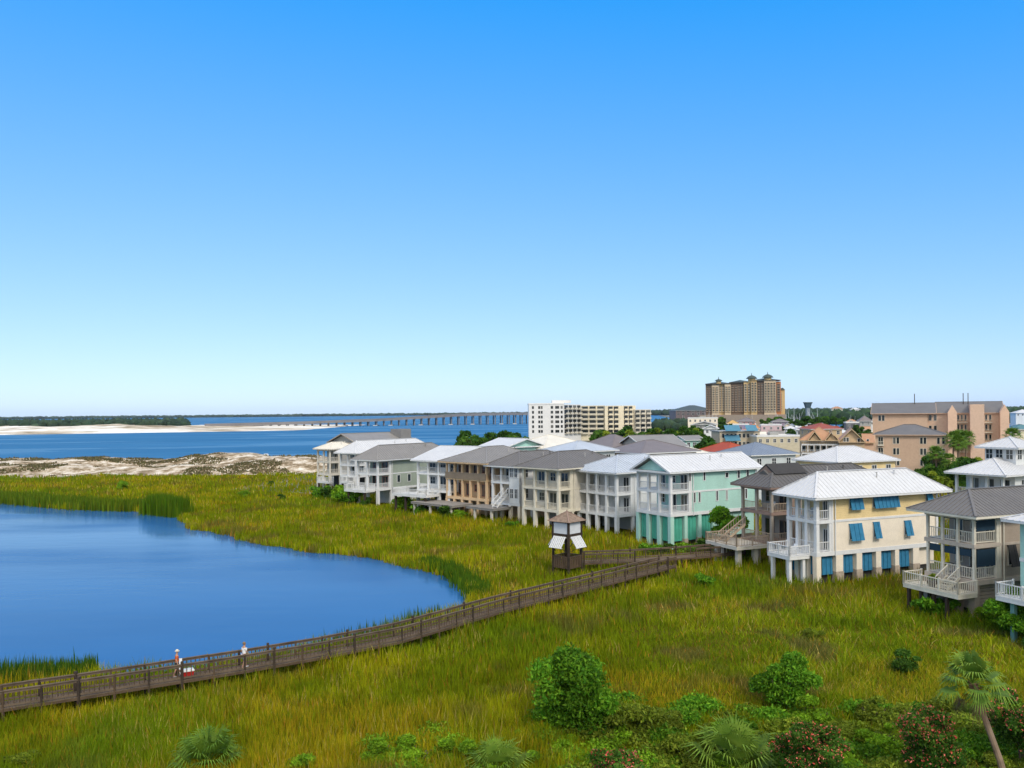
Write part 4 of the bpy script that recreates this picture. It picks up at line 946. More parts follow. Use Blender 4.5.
# peach apartment house: wings, gables and its lower front wing
def at_px(px, Y): return at_depth(px, Y, 0)
AP = at_px(873, 275); va = (math.cos(R(-26)), math.sin(R(-26))); e = empty('peach_apartments', AP, R(-26), 'large peach apartment building with grey roofs and pale gabled bays', 'apartment block'); k = 275/F
def W_(px): return solve_len(AP, va, px) if px > 874 else 0.0
def Z_(py): return z_at(AP, py)
zt = Z_(413.5)
bx('wall', PEACH_SHADE, e, 0, W_(928), 0, 18, 0, zt); bx('wall', PEACH, e, W_(928)+.01, W_(1006), 1.5, 18, 0, zt)
roof(e, -.6, W_(937), -1, 19, zt, 3.4, RG, 'gable', 'x', 0, PEACH, PEACH_SHADE); roof(e, W_(936), W_(1006), .8, 19, zt, 3.6, RG, 'gable', 'x', 0, PEACH, PEACH)
for (p0, p1, yt, dy) in ((948,957,406,-2.5),(1000,1009,406,-2.2)):
    m = MB(); x0, x1 = W_(p0), W_(p1); z_ = Z_(413); zg = Z_(yt)
    m.add([(x0,dy,0),(x1,dy,0),(x1,dy,z_),((x0+x1)/2,dy,zg),(x0,dy,z_),(x0,3.5,0),(x1,3.5,0),(x1,3.5,z_),((x0+x1)/2,3.5,zg),(x0,3.5,z_)], [(0,1,2,3,4),(1,6,7,2),(0,4,9,5),(2,7,8,3),(3,8,9,4),(5,9,8,7,6)]); m.build('gable_bay', paint('sunlit peach stucco', (.70,.47,.33), .75, .1, .2), e)  # gable bays: same peach, sunlit tone put into the colour
m = MB(); m.box(W_(970), W_(984), -3.2, 10, 0, Z_(405.5)); m.build('stair_tower', PEACH, e)
for (p0, p1, cols, rows, yf) in ((957,968,3,4,1.5),(985,993,2,4,1.5)):
    for r_ in range(rows):
        z = zt-3.1*(r_+1)
        for c in range(cols): x0 = W_(p0)+(W_(p1)-W_(p0))*c/cols; window(e, 'S', x0+.15, z+.5, (W_(p1)-W_(p0))/cols-.35, 2.0, CREAM, False, yf)
        m = MB(); railing_mesh(m, (W_(p0), yf-1.1, z+.0), (W_(p1), yf-1.1, z+.0), 1.0, .5); m.box(W_(p0), W_(p1), yf-1.2, yf-.02, z-.2, z); m.build('balcony', CREAM, e)
for (px_, py_) in ((878.5,414.5),(882,414.5),(929,414.5),(934,414.5),(929,425),(934,425)): window(e, 'S', W_(px_), Z_(py_)-2.2, .95, 2.0, CREAM, False, 0 if px_ < 928 else 1.5)
for px_ in (915, 965, 970): m = MB(); m.tube([(W_(px_),8,zt+2),(W_(px_),8,zt+6.4)],.12,6); m.build('mast', PILE, e)
FW = at_px(876, 232); e = empty('peach_wing', FW, R(-26), 'lower peach building with grey hip roof in front of the large peach apartment building', 'apartment block'); k2 = 232/F
ze = z_at(FW, 434.5); X = lambda px: solve_len(FW, va, px) if px > 876.6 else 0.0
bx('wall', PEACH_SHADE, e, 0, X(944), 0, 14, 0, ze); bx('end_wall', PEACH, e, X(944)+.01, X(947), .6, 14, 0, ze); roof(e, -.8, X(948), -.8, 15, ze, 2.7, RG, 'hip', None, 0, PEACH)
for px_ in (893, 896.5, 920, 923.5, 937, 942):
    for r_ in range(3): window(e, 'S', X(px_), ze-2.6-3*r_, .8, 1.9, CREAM, False, 0)
for r_ in range(3): m = MB(); z = ze-3-3*r_; m.box(X(878), X(884), -.9, -.02, z-.1, z+.1); railing_mesh(m, (X(878),-.85,z+.1),(X(884),-.85,z+.1),1,.4); m.build('balcony', CREAM, e); window(e, 'S', X(878.3), z+.15, X(884)-X(878)-.2, 2.2, CREAM, True, 0, 'door')
# tan townhouses with gables and white balconies
TP = at_px(802, 262); vt = (math.cos(R(-20)), math.sin(R(-20))); e = empty('townhouses', TP, R(-20), 'row of tan townhouses with orange brown gabled roofs and white balconies', 'townhouses'); kt = 262/F
X = lambda px: solve_len(TP, vt, px) if px > 804.2 else 0.0
ze = z_at(TP, 440); TW = paint('tan stucco', (.55,.40,.24), .75)
bx('wall', TW, e, 0, X(839), 0, 12, 0, ze); bx('wall', TW, e, X(839)+.01, X(864), -3.5, 12, 0, ze-.4)
bx('wall', PEACH, e, X(864)+.01, X(874), 2, 12, 0, ze-.8)
roof(e, -.8, X(840), -.8, 13, ze, 4.0, RTAN, 'hip', None, 0, TW); roof(e, X(838), X(865), -4.3, 13, ze-.4, 4.0, RTAN, 'gable', 'y', 0, TW, TW); roof(e, X(863), X(876), 1.2, 13, ze-.8, 2.6, RTAN, 'gable', 'x', 0, TW, PEACH)
for i in range(2): roof(e, X(808+i*17), X(822+i*17), -3.2, 6, ze+.05, 2.8, RTAN, 'gable', 'y', 0, TW, TW)
for r_ in range(3):
    z = ze-1.2-2.7*r_; m = MB(); m.box(X(803), X(839), -2.6, -.02, z-.35, z-.1); railing_mesh(m, (X(803),-2.5,z-.1),(X(839),-2.5,z-.1),1,.5)
    for i in range(7): x = X(803)+(X(839)-X(803))*i/6; m.box(x-.12, x+.12, -2.55, -2.3, z-2.4, z-.35)
    m.build('balcony', WHITE, e)
    for i in range(6): window(e, 'S', X(804+i*6), z-2.3, 1.2, 1.7, WHITE, False, 0)
for (px_, py_) in ((843,437),(846,437),(857,438),(852,445),(858,446),(843,446),(867,439)): window(e, 'S', X(px_), z_at(TP, py_)-1.4, .8, 1.4, WHITE, False, -3.5 if px_ < 864 else 2)
block('red_ridge_building', 'long low building with a dark red roof behind the tan townhouses', 812, 330, 0, 14, 12, 429, 2.2, TW, paint('dark red tiles', (.28,.08,.06), .8), fw=(1,2), sw=(1,4), cat='building')
# ---- white and yellow condominium
CP = at_px(529, 512); e = empty('condominium', CP, R(0), 'long white and yellow seven storey condominium with stacked balconies', 'condominium'); kc = 512/F
X = lambda px: (px-529)*kc
zt = z_at(CP, 404.6); WC = paint('white stucco', (.70,.68,.65), .7, .08, .1); YC = paint('pale yellow stucco', (.72,.63,.46), .7, .1, .1); CB = paint('cream balcony wall', (.60,.54,.43), .7)
bx('wall', WC, e, 0, X(564), 0, 26, 0, zt); m = MB(); m.box(-.2, X(564)+.2, -.2, 26, zt, zt+.8); m.build('parapet', WC, e)
for c, px_ in enumerate((532.3,538.5,541,551,555.5,557.5,561)):
    for r_ in range(6): window(e, 'S', X(px_), zt-2.7-2.95*r_, 1.2 if c not in (3,) else 1.5, 1.7, PILE, False, 0)
def oblique(p0, d0, p1, d1, top, mat, name='wall'):
    q0, q1 = (X(p0), d0), (X(p1), d1); m = MB(); zz = z_at(CP, top); t = Vector((q1[0]-q0[0], q1[1]-q0[1])).normalized(); nn = Vector((-t.y, t.x))*14
    m.add([(q0[0],q0[1],0),(q1[0],q1[1],0),(q1[0]+nn.x,q1[1]+nn.y,0),(q0[0]+nn.x,q0[1]+nn.y,0),(q0[0],q0[1],zz),(q1[0],q1[1],zz),(q1[0]+nn.x,q1[1]+nn.y,zz),(q0[0]+nn.x,q0[1]+nn.y,zz)], [(0,3,2,1),(4,5,6,7),(0,1,5,4),(1,2,6,5),(2,3,7,6),(3,0,4,7)]); m.build(name, mat, e)
    return Vector(q0), Vector(q1), zz
def balconies(q0, q1, zz, n, rows, mat, drop=3.0):
    """one balcony per bay and storey: slab, solid front, dark recess behind it"""
    t = (q1-q0)/n; u = t.normalized(); nn = Vector((u.y, -u.x))
    for r_ in range(rows):
        z = zz-drop*(r_+1)
        for i in range(n):
            a = q0+t*(i+.1); b = q0+t*(i+.9); m = MB(); o1 = nn*1.5
            m.beam((*(a+o1), z+.5), (*(b+o1), z+.5), .12, 1.0); m.beam((*((a+b)/2+nn*.04), z), (*((a+b)/2+o1), z), (b-a).length, .16)
            bo = m.build('balcony', mat, e)
            g = MB(); c = nn*.05; g.beam((*(a+c), z+1.4), (*(b+c), z+1.4), .06, 2.2); g.build('glass_door', GLASS, bo)
q = oblique(564.2, 0, 583, 14, 404.8, WC); balconies(*q, 4, 6, CB)
q = oblique(583.2, 15, 607, 13, 406, YC); balconies(*q, 3, 6, CB)
q = oblique(607.2, 11, 640, 17, 406.3, YC); balconies(Vector((X(610), 11.4)), Vector((X(622), 13.6)), q[2], 2, 6, YC); balconies(Vector((X(627), 14.6)), Vector((X(637), 16.4)), q[2], 2, 6, YC)
q = oblique(638.5, 15, 656, 18, 410.5, CB); balconies(*q, 3, 5, CB)
bx('roof_house', WC, e, X(553), X(572), 6, 16, zt+.8, zt+2.6)
# ---- tall hotel with domed turrets
HP = at_px(706, 880); vh = (math.cos(R(-14)), math.sin(R(-14))); e = empty('hotel', HP, R(-14), 'tall ochre and brown resort hotel with domed turrets and dark green roofs', 'hotel'); kh = 880/F
X = lambda px: (-(706-px)*kh if px < 706.5 else solve_len(HP, vh, px))
STK = paint('brown balcony wall', (.34,.245,.165), .75, .1, .05); OCH = paint('ochre stucco', (.58,.40,.18), .75, .12, .05); BRH = paint('brown stucco', (.19,.13,.09), .75, .12, .05); SHD = paint('sand stucco', (.58,.46,.31), .75, .1, .05); TER = paint('terracotta stucco', (.50,.20,.08), .75, .1, .05); GRN = paint('dark green copper roof', (.055,.075,.065), .6, .2, .2)
Zh = lambda y: z_at(HP, y)
parts = [(706,712,-1,384.4,BRH),(712.05,719,-3,385,SHD),(719.05,724.9,-1,384,OCH),(725,731,-4,384.5,SHD),(731.05,738,-2,383.6,BRH),(738.05,743.9,-1,383,BRH),(744,750.9,-4,382.5,OCH),(751,757,-7,381,OCH),(757.05,764,-5,382,BRH),(764.05,775.9,-7,381.5,SHD),(776,780.9,-5,383,TER),(781,789,0,391,OCH)]
for (p0, p1, dy, yt, mt) in parts: bx('wall', mt, e, X(p0), X(p1), dy, 24, 0, Zh(yt))
st = 0
for (p0, p1, dy, yt, mt) in parts:
    n = max(1, int((p1-p0)/2.6)); z1_ = Zh(yt)
    for i in range(n):
        if st >= 24: break
        x0 = X(p0)+(X(p1)-X(p0))*(i+.22)/n; x1 = X(p0)+(X(p1)-X(p0))*(i+.78)/n; m = MB(); g = MB(); zz = Zh(412); hh = (z1_-zz-2.5)/11
        for r_ in range(11):
            z = zz+hh*r_; m.box(x0, x1, dy-1.3, dy-.02, z, z+.9)
        m.box(x0-.25, x0-.02, dy-1.32, dy-.01, zz-.1, zz+hh*11); m.box(x1+.02, x1+.25, dy-1.32, dy-.01, zz-.1, zz+hh*11); m.box(x0-.2, x1+.2, dy-1.25, dy-.025, zz+hh*11-.25, zz+hh*11+.1); g.box(x0+.1, x1-.1, dy-.12, dy-.03, zz, zz+hh*11-.3)
        b = m.build('balcony_stack', STK if mt in (BRH, TER) else SHD, e); g.build('glass_door', GLASS, b); st += 1
roof(e, X(705.5), X(733), -5, 25, Zh(384), 2.4, GRN, 'hip', None, 0, BRH); roof(e, X(729.5), X(752), -4.5, 25, Zh(382.9), 2.6, GRN, 'hip', None, 0, BRH)
roof(e, X(750.2), X(781), -8, 25, Zh(381.6), 2.8, GRN, 'hip', None, 0, BRH); roof(e, X(781.2), X(790), -1, 24, Zh(391), 2.2, GRN, 'hip', None, 0, BRH)
for (pc, yb, rr, yt) in ((719,382,3.3,379.4),(752,382,4.6,376.3),(768,381,4.6,375.5)):
    t = MB(); zb_, ztp = Zh(yb)-2, Zh(yt); x = X(pc); t.tube([(x,-3,zb_),(x,-3,zb_+(ztp-zb_)*.55)], rr*.8, 12); tw = t.build('turret', OCH, e)
    d = MB(); h_ = (ztp-zb_)*.45; zd = zb_+(ztp-zb_)*.55; d.tube([(x,-3,zd),(x,-3,zd+h_*.15),(x,-3,zd+h_*.6),(x,-3,zd+h_*.9),(x,-3,zd+h_),(x,-3,zd+h_+2.6)], [rr*1.25, rr*1.2, rr*.85, rr*.4, .4, .15], 12); d.build('dome', GRN, tw)
bx('podium', paint('sand podium', (.30,.23,.17), .8), e, X(700), X(792), -12, 26, 0, Zh(415))
# ---- other things of the harbour town
block('shed_roof_hall', 'dark building with a broad grey green roof left of the tall hotel', 676, 960, 0, 40, 46, 410.5, 6, paint('mauve brown wall', (.17,.13,.13)), paint('grey green roof', (.07,.09,.09)), fw=(0,0), sw=(2,8), cat='building', ww=3, wh=2)
P = at_px(808, 800); e = empty('observation_tower', P, 0, 'slim observation tower with a dark cabin on top', 'tower'); zt = z_at(P, 402.2)
bx('shaft', paint('grey steel', (.22,.25,.27)), e, -1.6, 1.6, -1.6, 1.6, 0, zt-5); m = MB(); m.add([(-2,-2,zt-5.5),(2,-2,zt-5.5),(2,2,zt-5.5),(-2,2,zt-5.5),(-3,-3,zt-1),(3,-3,zt-1),(3,3,zt-1),(-3,3,zt-1)],[(0,3,2,1),(4,5,6,7),(0,1,5,4),(1,2,6,5),(2,3,7,6),(3,0,4,7)]); m.build('cabin', paint('dark slate', (.06,.09,.11)), e); bx('roof', GRN, e, -3.4, 3.4, -3.4, 3.4, zt-.98, zt)
# blue-awninged beach bar
P = at_px(720, 330); e = empty('beach_bar', P, 0, 'beige two storey waterfront bar with bright blue awnings', 'restaurant'); ze = z_at(P, 432); kb = 330/F
SND = paint('sand stucco wall', (.50,.42,.30), .75)
bx('wall', SND, e, 0, 40*kb, 0, 14, 0, ze); bx('roof', paint('grey flat roof', (.3,.3,.29)), e, -.4, 40*kb+.4, -.4, 14.4, ze+.003, ze+.4)
for i, (p0, p1) in enumerate(((724,739),(745,756))):
    m = MB(); a, b = (p0-720)*kb, (p1-720)*kb
    for z in ((ze+.5,) if i else (ze+.5, ze-3.4)): m.add([(a,-.05,z+2.2),(b,-.05,z+2.2),(b,-3,z),(a,-3,z),(a,-.05,z+2.1),(b,-.05,z+2.1),(b,-3,z-.1),(a,-3,z-.1)],[(0,3,2,1)[::-1],(4,5,6,7)[::-1],(0,1,5,4),(1,2,6,5),(2,3,7,6),(3,0,4,7)])
    m.build('awning', paint('bright blue awning', (.07,.20,.29), .6), e)
for i in range(9):
    for z in (ze-2.4, ze-5.6): window(e, 'S', .8+i*1.65, z, 1.1, 1.7, WHITE, False, 0)
block('long_shop', 'long low beige shop with pale flat roof right of the blue awnings', 757, 320, 0, 14, 16.5, 437, 0, paint('sand shop wall', (.52,.46,.33)), CONC, 'flat', fw=(0,0), sw=(1,6), cat='shop')
TOWNB = [('cream shop with a flat roof below the dark grey green roofed building', 688, 560, 26, 15, 415, .6, CRM, CONC, 'flat'),
 ('grey warehouse between the round trees and the beach bar', 692, 480, 18, 14, 421, 1.8, GRY, RLG, 'gable'),
 ('white boathouse left of the beach bar', 704, 420, 9, 10, 425, 1.8, WSID, RW, 'gable'),
 ('purple walled shop above the blue awnings', 733, 480, 12, 10, 421.5, 0, paint('purple wall', (.26,.22,.34)), CONC, 'flat'),
 ('shop with an orange hip roof below the middle of the hotel', 750, 430, 6, 6, 424.5, 2.2, CRM, paint('orange roof', (.50,.22,.08)), 'hip'),
 ('small shop with a yellow orange roof below the left end of the hotel', 728, 520, 8, 7, 420, 2.2, CRM, paint('amber roof', (.52,.33,.12)), 'hip'),
 ('pink shop with a grey roof at the foot of the hotel', 738, 600, 16, 12, 417.5, 2.6, paint('dusty pink wall', (.46,.25,.25)), RBR, 'hip'),
 ('pale pink shop with a flat roof right of the orange roofed shop', 761, 470, 15, 12, 422, 0, paint('pale pink wall', (.58,.42,.42)), CONC, 'flat'),
 ('mauve shop with a brown roof at the right foot of the hotel', 773, 560, 13, 12, 418, 2, paint('mauve wall', (.32,.25,.31)), RBR, 'hip'),
 ('white marina office with a low white roof right of the hotel', 786, 450, 7, 8, 425, 1.5, WSID, RW, 'hip'),
 ('white kiosk with a pointed roof left of the tan townhouses', 797, 430, 5, 5, 426, 1.8, WSID, RW, 'hip'),
 ('grey pavilion with a pointed pyramid roof behind the tan townhouses', 860, 520, 9, 9, 417.5, 3.4, GRY, RBR, 'hip'),
 ('dark long market hall with a flat roof left of the pyramid roofed pavilion', 846, 500, 10, 9, 419.5, 0, paint('dark market wall', (.12,.12,.13)), CONC, 'flat'),
 ('white flat roofed building close to the left end of the peach apartment building', 870, 560, 7, 8, 417.5, 0, WSID, CONC, 'flat'),
 ('white house far out right of the peach apartment building', 1016, 700, 14, 14, 413, 3, WSID, RW, 'hip'),
 ('teal roofed house behind the right end of the peach apartment building', 1014, 330, 10, 10, 425.5, 1.8, YC, paint('teal roof', (.09,.19,.21)), 'hip'),
 ('small pale villa on the wooded shore left of the far trees', 851, 1300, 14, 12, 409.5, 3, WSID, RW, 'hip'),
 ('pale villa on the wooded shore above the tan townhouses', 832, 1250, 15, 12, 408.5, 3, CRM, RTAN, 'hip')]
for i, (lb, px, Y, Wd, Dp, ye, ri, wl, rf_, kd) in enumerate(TOWNB):
    if Y < 620: Wd *= .75; ye += 3.6
    block('town_building', lb, px, Y, -14, Dp, Wd, ye, ri, wl, rf_, kd, None, fw=(0,0), sw=(1, max(2, int(Wd/3))), cat='building', ov=.8)
SMALL = [('little white hut', WSID, RW), ('little grey hut', GRY, RLG), ('little tan hut', TW, RTAN), ('little blue hut', paint('soft blue wall', (.25,.32,.38)), RSL), ('little pink hut', paint('pale pink wall', (.58,.42,.42)), RCR), ('little cream hut', CRM, RBR), ('little red roofed hut', WSID, RRED), ('little green hut', paint('soft green wall', (.22,.36,.25)), RLG)]
for i in range(44):
    nm, wl, rf_ = SMALL[(i*5+i//8) % 8]; px = 692+i*4.05+rnd.uniform(-1.5,1.5); Y = (345, 430, 520, 640, 560, 400, 480)[i % 7]*rnd.uniform(.95,1.05)
    block('harbour_hut', nm+' among the harbour buildings beyond the second row roofs', px, Y, -14, rnd.uniform(4,6), rnd.uniform(4,7), None, rnd.uniform(1.2,2.4), wl, rf_, ('hip','gable')[i % 2], None, fw=(0,0), sw=(1,2), cat='hut', group='harbour huts: '+nm, ov=.5, ze=rnd.uniform(3.2,7.5)+max(0,(Y-400)*.008))
# boats
def make_boat(L, cab):
    e = empty('motor_boat', (0,0,0)); m = MB(); b = L*.16
    V = []; n = 8
    for i in range(n+1):
        t = i/n; w_ = b*(1-max(0,(t-.55)/.45)**2.2); sh = .9+.6*t*t
        V += [(t*L,-w_,sh),(t*L,w_,sh),(t*L*.97+.02*L,w_*.55,.0),(t*L*.97+.02*L,-w_*.55,.0)]
    Fc = []
    for i in range(n):
        a = i*4
        for k in range(4): Fc.append((a+k, a+(k+1)%4, a+4+(k+1)%4, a+4+k))
    m.add(V, Fc+[(3,2,1,0)]); m.build('hull', paint('white gelcoat', (.78,.78,.78), .35, .05), e)
    m = MB(); m.add([(L*.25,-b*.7,1),(L*.62,-b*.6,1.1),(L*.62,b*.6,1.1),(L*.25,b*.7,1),(L*.27,-b*.6,1+cab),(L*.52,-b*.5,1+cab),(L*.52,b*.5,1+cab),(L*.27,b*.6,1+cab)],[(0,3,2,1),(4,5,6,7),(0,1,5,4),(1,2,6,5),(2,3,7,6),(3,0,4,7)]); c = m.build('cabin', paint('white gelcoat', (.78,.78,.78), .35, .05), e)
    m = MB(); m.box(L*.3, L*.5, -b*.66, b*.66, 1+cab*.45, 1+cab*.8); m.build('windscreen', GLASS, c)
    m = MB(); m.tube([(L*.4,0,1+cab),(L*.39,0,1+cab+L*.45)],[.09,.05],5); m.beam((L*.4,-b*.8,1+cab+1.2),(L*.4,b*.8,1+cab+1.2),.08,.08)
    for sg in (-1,1): m.tube([(L*.35,sg*b*.7,1+cab*.5),(L*.1,sg*b*1.6,1+cab+L*.38)],[.06,.03],5)
    m.build('mast', paint('pale aluminium', (.6,.6,.6), .4), e)
    return e
BG = 'motor boats moored in the harbour'
protos = [make_boat(9, 1.8), make_boat(13, 2.8)]
for i in range(30):
    px, Y = [(689,830),(694,900),(698,780),(702,860),(706,960),(711,800),(715,900),(719,840),(724,960),(730,900),(738,940),(744,860),(752,960),(758,880),(764,930),(770,840),(775,980),(780,760),(784,860),(788,920),(792,800),(796,740),(800,850),(806,780),(812,900),(818,760),(824,840),(849,700),(856,640),(865,690)][i]
    place(protos[i % 2], at_depth(px, Y, .2), rnd.uniform(0, 6.28), rnd.uniform(1.4, 2.2), 'small white motor boat with thin mast moored in the harbour beyond the roofs', 'boat', BG)
b = make_boat(6, 1.5); bpy.data.objects.remove([c for c in b.children if c.name.startswith('mast')][0]); place(b, at_depth(259.5, 345, -.45), .2, 1.1, 'single white boat on the bay just behind the dunes', 'boat')
# ---- bridge over the bay
A_ = at_depth(205, 1230, 0); B_ = at_depth(400, 1330, 0); C_ = at_depth(462, 1350, 0); D_ = at_depth(575, 1390, 0)
prof = [(A_, z_at(A_, 424.3)), (at_depth(300, 1285, 0), z_at(at_depth(300, 1285, 0), 422.0)), (at_depth(380, 1322, 0), z_at(at_depth(380, 1322, 0), 419.0)), (C_, z_at(C_, 414.0)), (at_depth(505, 1365, 0), z_at(at_depth(505, 1365, 0), 413.0)), (D_, z_at(D_, 412.6))]
e = empty('bridge', A_, 0, 'long low concrete highway bridge on many piers crossing the bay', 'bridge'); bc = paint('weathered bridge concrete', (.21,.20,.205), .8, .2, .05)
dk = MB(); pp = MB(); np_ = 0
for i in range(len(prof)-1):
    (p, z0), (q, z1) = prof[i], prof[i+1]; p, q = p-A_, q-A_; d = (q-p).normalized(); n_ = Vector((-d.y, d.x, 0))
    a, b = Vector((p.x,p.y,z0-1.9)), Vector((q.x,q.y,z1-1.9)); dk.beam(a, b, 24, 3.2)
    for sg in (-12,12): pp.beam(a+n_*sg+Vector((0,0,2.1)), b+n_*sg+Vector((0,0,2.1)), .4, 1.1)
    L = (q-p).length; k = max(1, round(L/12.5 if i < 3 else L/11))
    for j in range(k):
        c = p.lerp(q, (j+.5)/k); zc = z0+(z1-z0)*(j+.5)/k
        m = MB()
        for sg in (-8,8): m.tube([tuple(c+n_*sg+Vector((0,0,-.6))), tuple(c+n_*sg+Vector((0,0,zc-3)))], .95, 8)
        m.beam(c-n_*12+Vector((0,0,zc-3.2)), c+n_*12+Vector((0,0,zc-3.2)), 2, 1.3); m.build('pier', bc, e)
        if j % 4 == 1: m = MB(); m.box(c.x-3.2,c.x+3.2,c.y-11,c.y+11,-.6,.8); m.build('footing', paint('pale footing', (.5,.49,.48)), e)
dk.build('deck', bc, e); pp.build('parapet', bc, e)
# ---- far wooded shores, built as masses of small crowns
def far_woods(name, label, region, n, h0, h1, w0, cols, z=0):
    """region: function u,v in 0..1 -> px, depth"""
    ico = bpy.data.meshes.new('tmp'); import bmesh; bm = bmesh.new(); bmesh.ops.create_icosphere(bm, subdivisions=1, radius=1); iv = np.array([v_.co for v_ in bm.verts]); it = np.array([[v_.index for v_ in f.verts] for f in bm.faces]); bm.free(); bpy.data.meshes.remove(ico)
    V = []; T = []; C = []
    for i in range(n):
        px, Y = region(rng.random(), rng.random()); p = at_depth(px, Y, z); h = rng.uniform(h0, h1); w_ = rng.uniform(.6, 1.3)*w0
        q = iv*rng.uniform(.75, 1.25, (len(iv), 1))*np.array([w_, w_, h*.55])+np.array([p.x, p.y, z+h*.45]); V.append(q); T.append(it+i*len(iv)); C.append(np.repeat((mixc(cols[0], cols[1], rng.random(1))*rng.uniform(.6,1.3)), len(iv), 0))
    o = np_mesh(name, np.concatenate(V), np.concatenate(T), leafy('far leaves', .9, 0), np.concatenate(C)); tag(o, label, 'woods', kind='stuff')
FC = ((.018,.04,.022),(.035,.06,.03))
far_woods('far_woods', 'dark wooded shore behind the white sand spit at the left', lambda u, v: (-60+u*247, 1330+v*260), 1500, 8, 15, 7, FC)
far_woods('far_woods', 'thin line of wooded land on the horizon beyond the bridge', lambda u, v: (-80+u*700, 7600+v*500), 1600, 12, 26, 40, FC)
far_woods('far_woods', 'hazy wooded shore on the horizon right of the condominium', lambda u, v: (600+u*560, 3600+v*2400), 3200, 14, 27, 22, FC)
far_woods('far_woods', 'dark wooded shore right of the hotel and behind the townhouses', lambda u, v: (775+u*330, 1000+v*900), 2600, 9, 19, 8, ((.016,.04,.016),(.03,.06,.022)))
far_woods('far_woods', 'belt of trees behind the harbour left of the hotel', lambda u, v: (655+u*60, 760+v*200), 260, 6, 11, 5, FC)
# ------------------------------------------------------------------ trees and shrubs
# small trees behind the houses
T1 = [make_tree(100+i, 8, 3.2, 5.6, 1500, .62, c) for i, c in enumerate((DARKG, ((.025,.085,.01),(.07,.14,.018)), OLIVE))]
for i, px in enumerate((598,606,613,620,627,634,641,647,654,660,667,674,681,688,694,700)):
    Y = 330+37*math.sin(i*2.3); place(T1[i % 3], at_depth(px, Y, .1), i*1.7, (z_at(at_depth(px, Y), 427.5+2.0*math.sin(i*1.3))/8.6)*1.0, 'round green tree in the belt below the yellow condominium wing', 'tree', 'trees below the condominium')
for i, px in enumerate((464,471,478,486,494,503,512,521)):
    Y = 262+20*math.sin(i*1.9); place(T1[i % 2], at_depth(px, Y, .1), i*2.1, z_at(at_depth(px, Y), (434,431,435,433,435,431,433,433)[i])/8.4, 'dark green tree by the bay behind the white and grey roofs', 'tree', 'trees by the bay behind the roofs')
for i, (px, Y, ty) in enumerate(((728,300,447),(712,235,438),(706,240,440),(700,255,444),(716,215,450))):
    place(T1[i % 2], at_depth(px, Y, .1), i*1.3, z_at(at_depth(px, Y), ty)/8.4, 'small dark tree between the small teal house and the red roof', 'tree', 'trees near the red roof')
for i, (px, Y, ty) in enumerate(((934,190,452),(941,200,455),(952,180,459),(962,190,458),(972,200,456),(948,165,466),(960,160,465),(940,160,470),(925,175,462),(975,175,459),(985,190,456),(1018,160,451),(1026,150,456),(822,230,452),(808,190,461))):
    place(T1[(i+1) % 3], at_depth(px, Y, .1), i*2.2, (z_at(at_depth(px, Y), ty)/8.4), ('leafy green tree in the thicket between the peach apartments and the cupola house' if i < 11 else 'leafy tree at the right edge behind the cupola house' if i < 13 else 'small tree beside the tan townhouses balconies' if i == 13 else 'small bushy tree right of the pale house with slate blue roof'), 'tree', 'trees of the thicket by the peach apartments' if i < 11 else 'trees at the right edge behind the cupola house' if i < 13 else None)
for i in range(46):
    px = 690+i*4.1+rnd.uniform(-2,2); Y = (360,450,545,600,410,500)[i % 6]*rnd.uniform(.93,1.07); place(T1[i % 2], at_depth(px, Y, .1), i*1.9, rnd.uniform(.7,1.15)*(1+max(0,Y-400)*.001), 'dark green tree among the harbour buildings below the hotel', 'tree', 'trees among the harbour buildings')
for i, (px, Y) in enumerate(((777,690),(783,700),(789,720),(795,690),(801,710),(770,720),(764,700),(808,690),(815,700),(822,720),(829,700),(836,690),(843,700),(712,700),(720,690),(700,700))):
    place(T1[0], at_depth(px, Y, .1), i*1.3, rnd.uniform(1.35,1.8), 'tall dark tree standing in the grove at the foot of the hotel', 'tree', 'grove at the foot of the hotel')
pp = make_palm(9, (.3,.2), 2.6, 30, 'palm_tree', .2)
for i, (px, Y, ty) in enumerate(((953,215,434.5),(960,222,433),(966,215,434),(957,208,438),(1014,230,431),(937,185,449),(948,182,456),(931,190,457))):
    place(pp, at_depth(px, Y, .1), i*1.9, z_at(at_depth(px, Y), ty)/10.3, ('tall cabbage palm in the cluster before the peach apartments' if i < 4 else 'lone palm right of the peach apartment building' if i == 4 else 'shorter palm above the thicket right of the yellow cottage'), 'palm tree', 'palms before the peach apartments' if i < 4 else None if i == 4 else 'palms over the thicket')
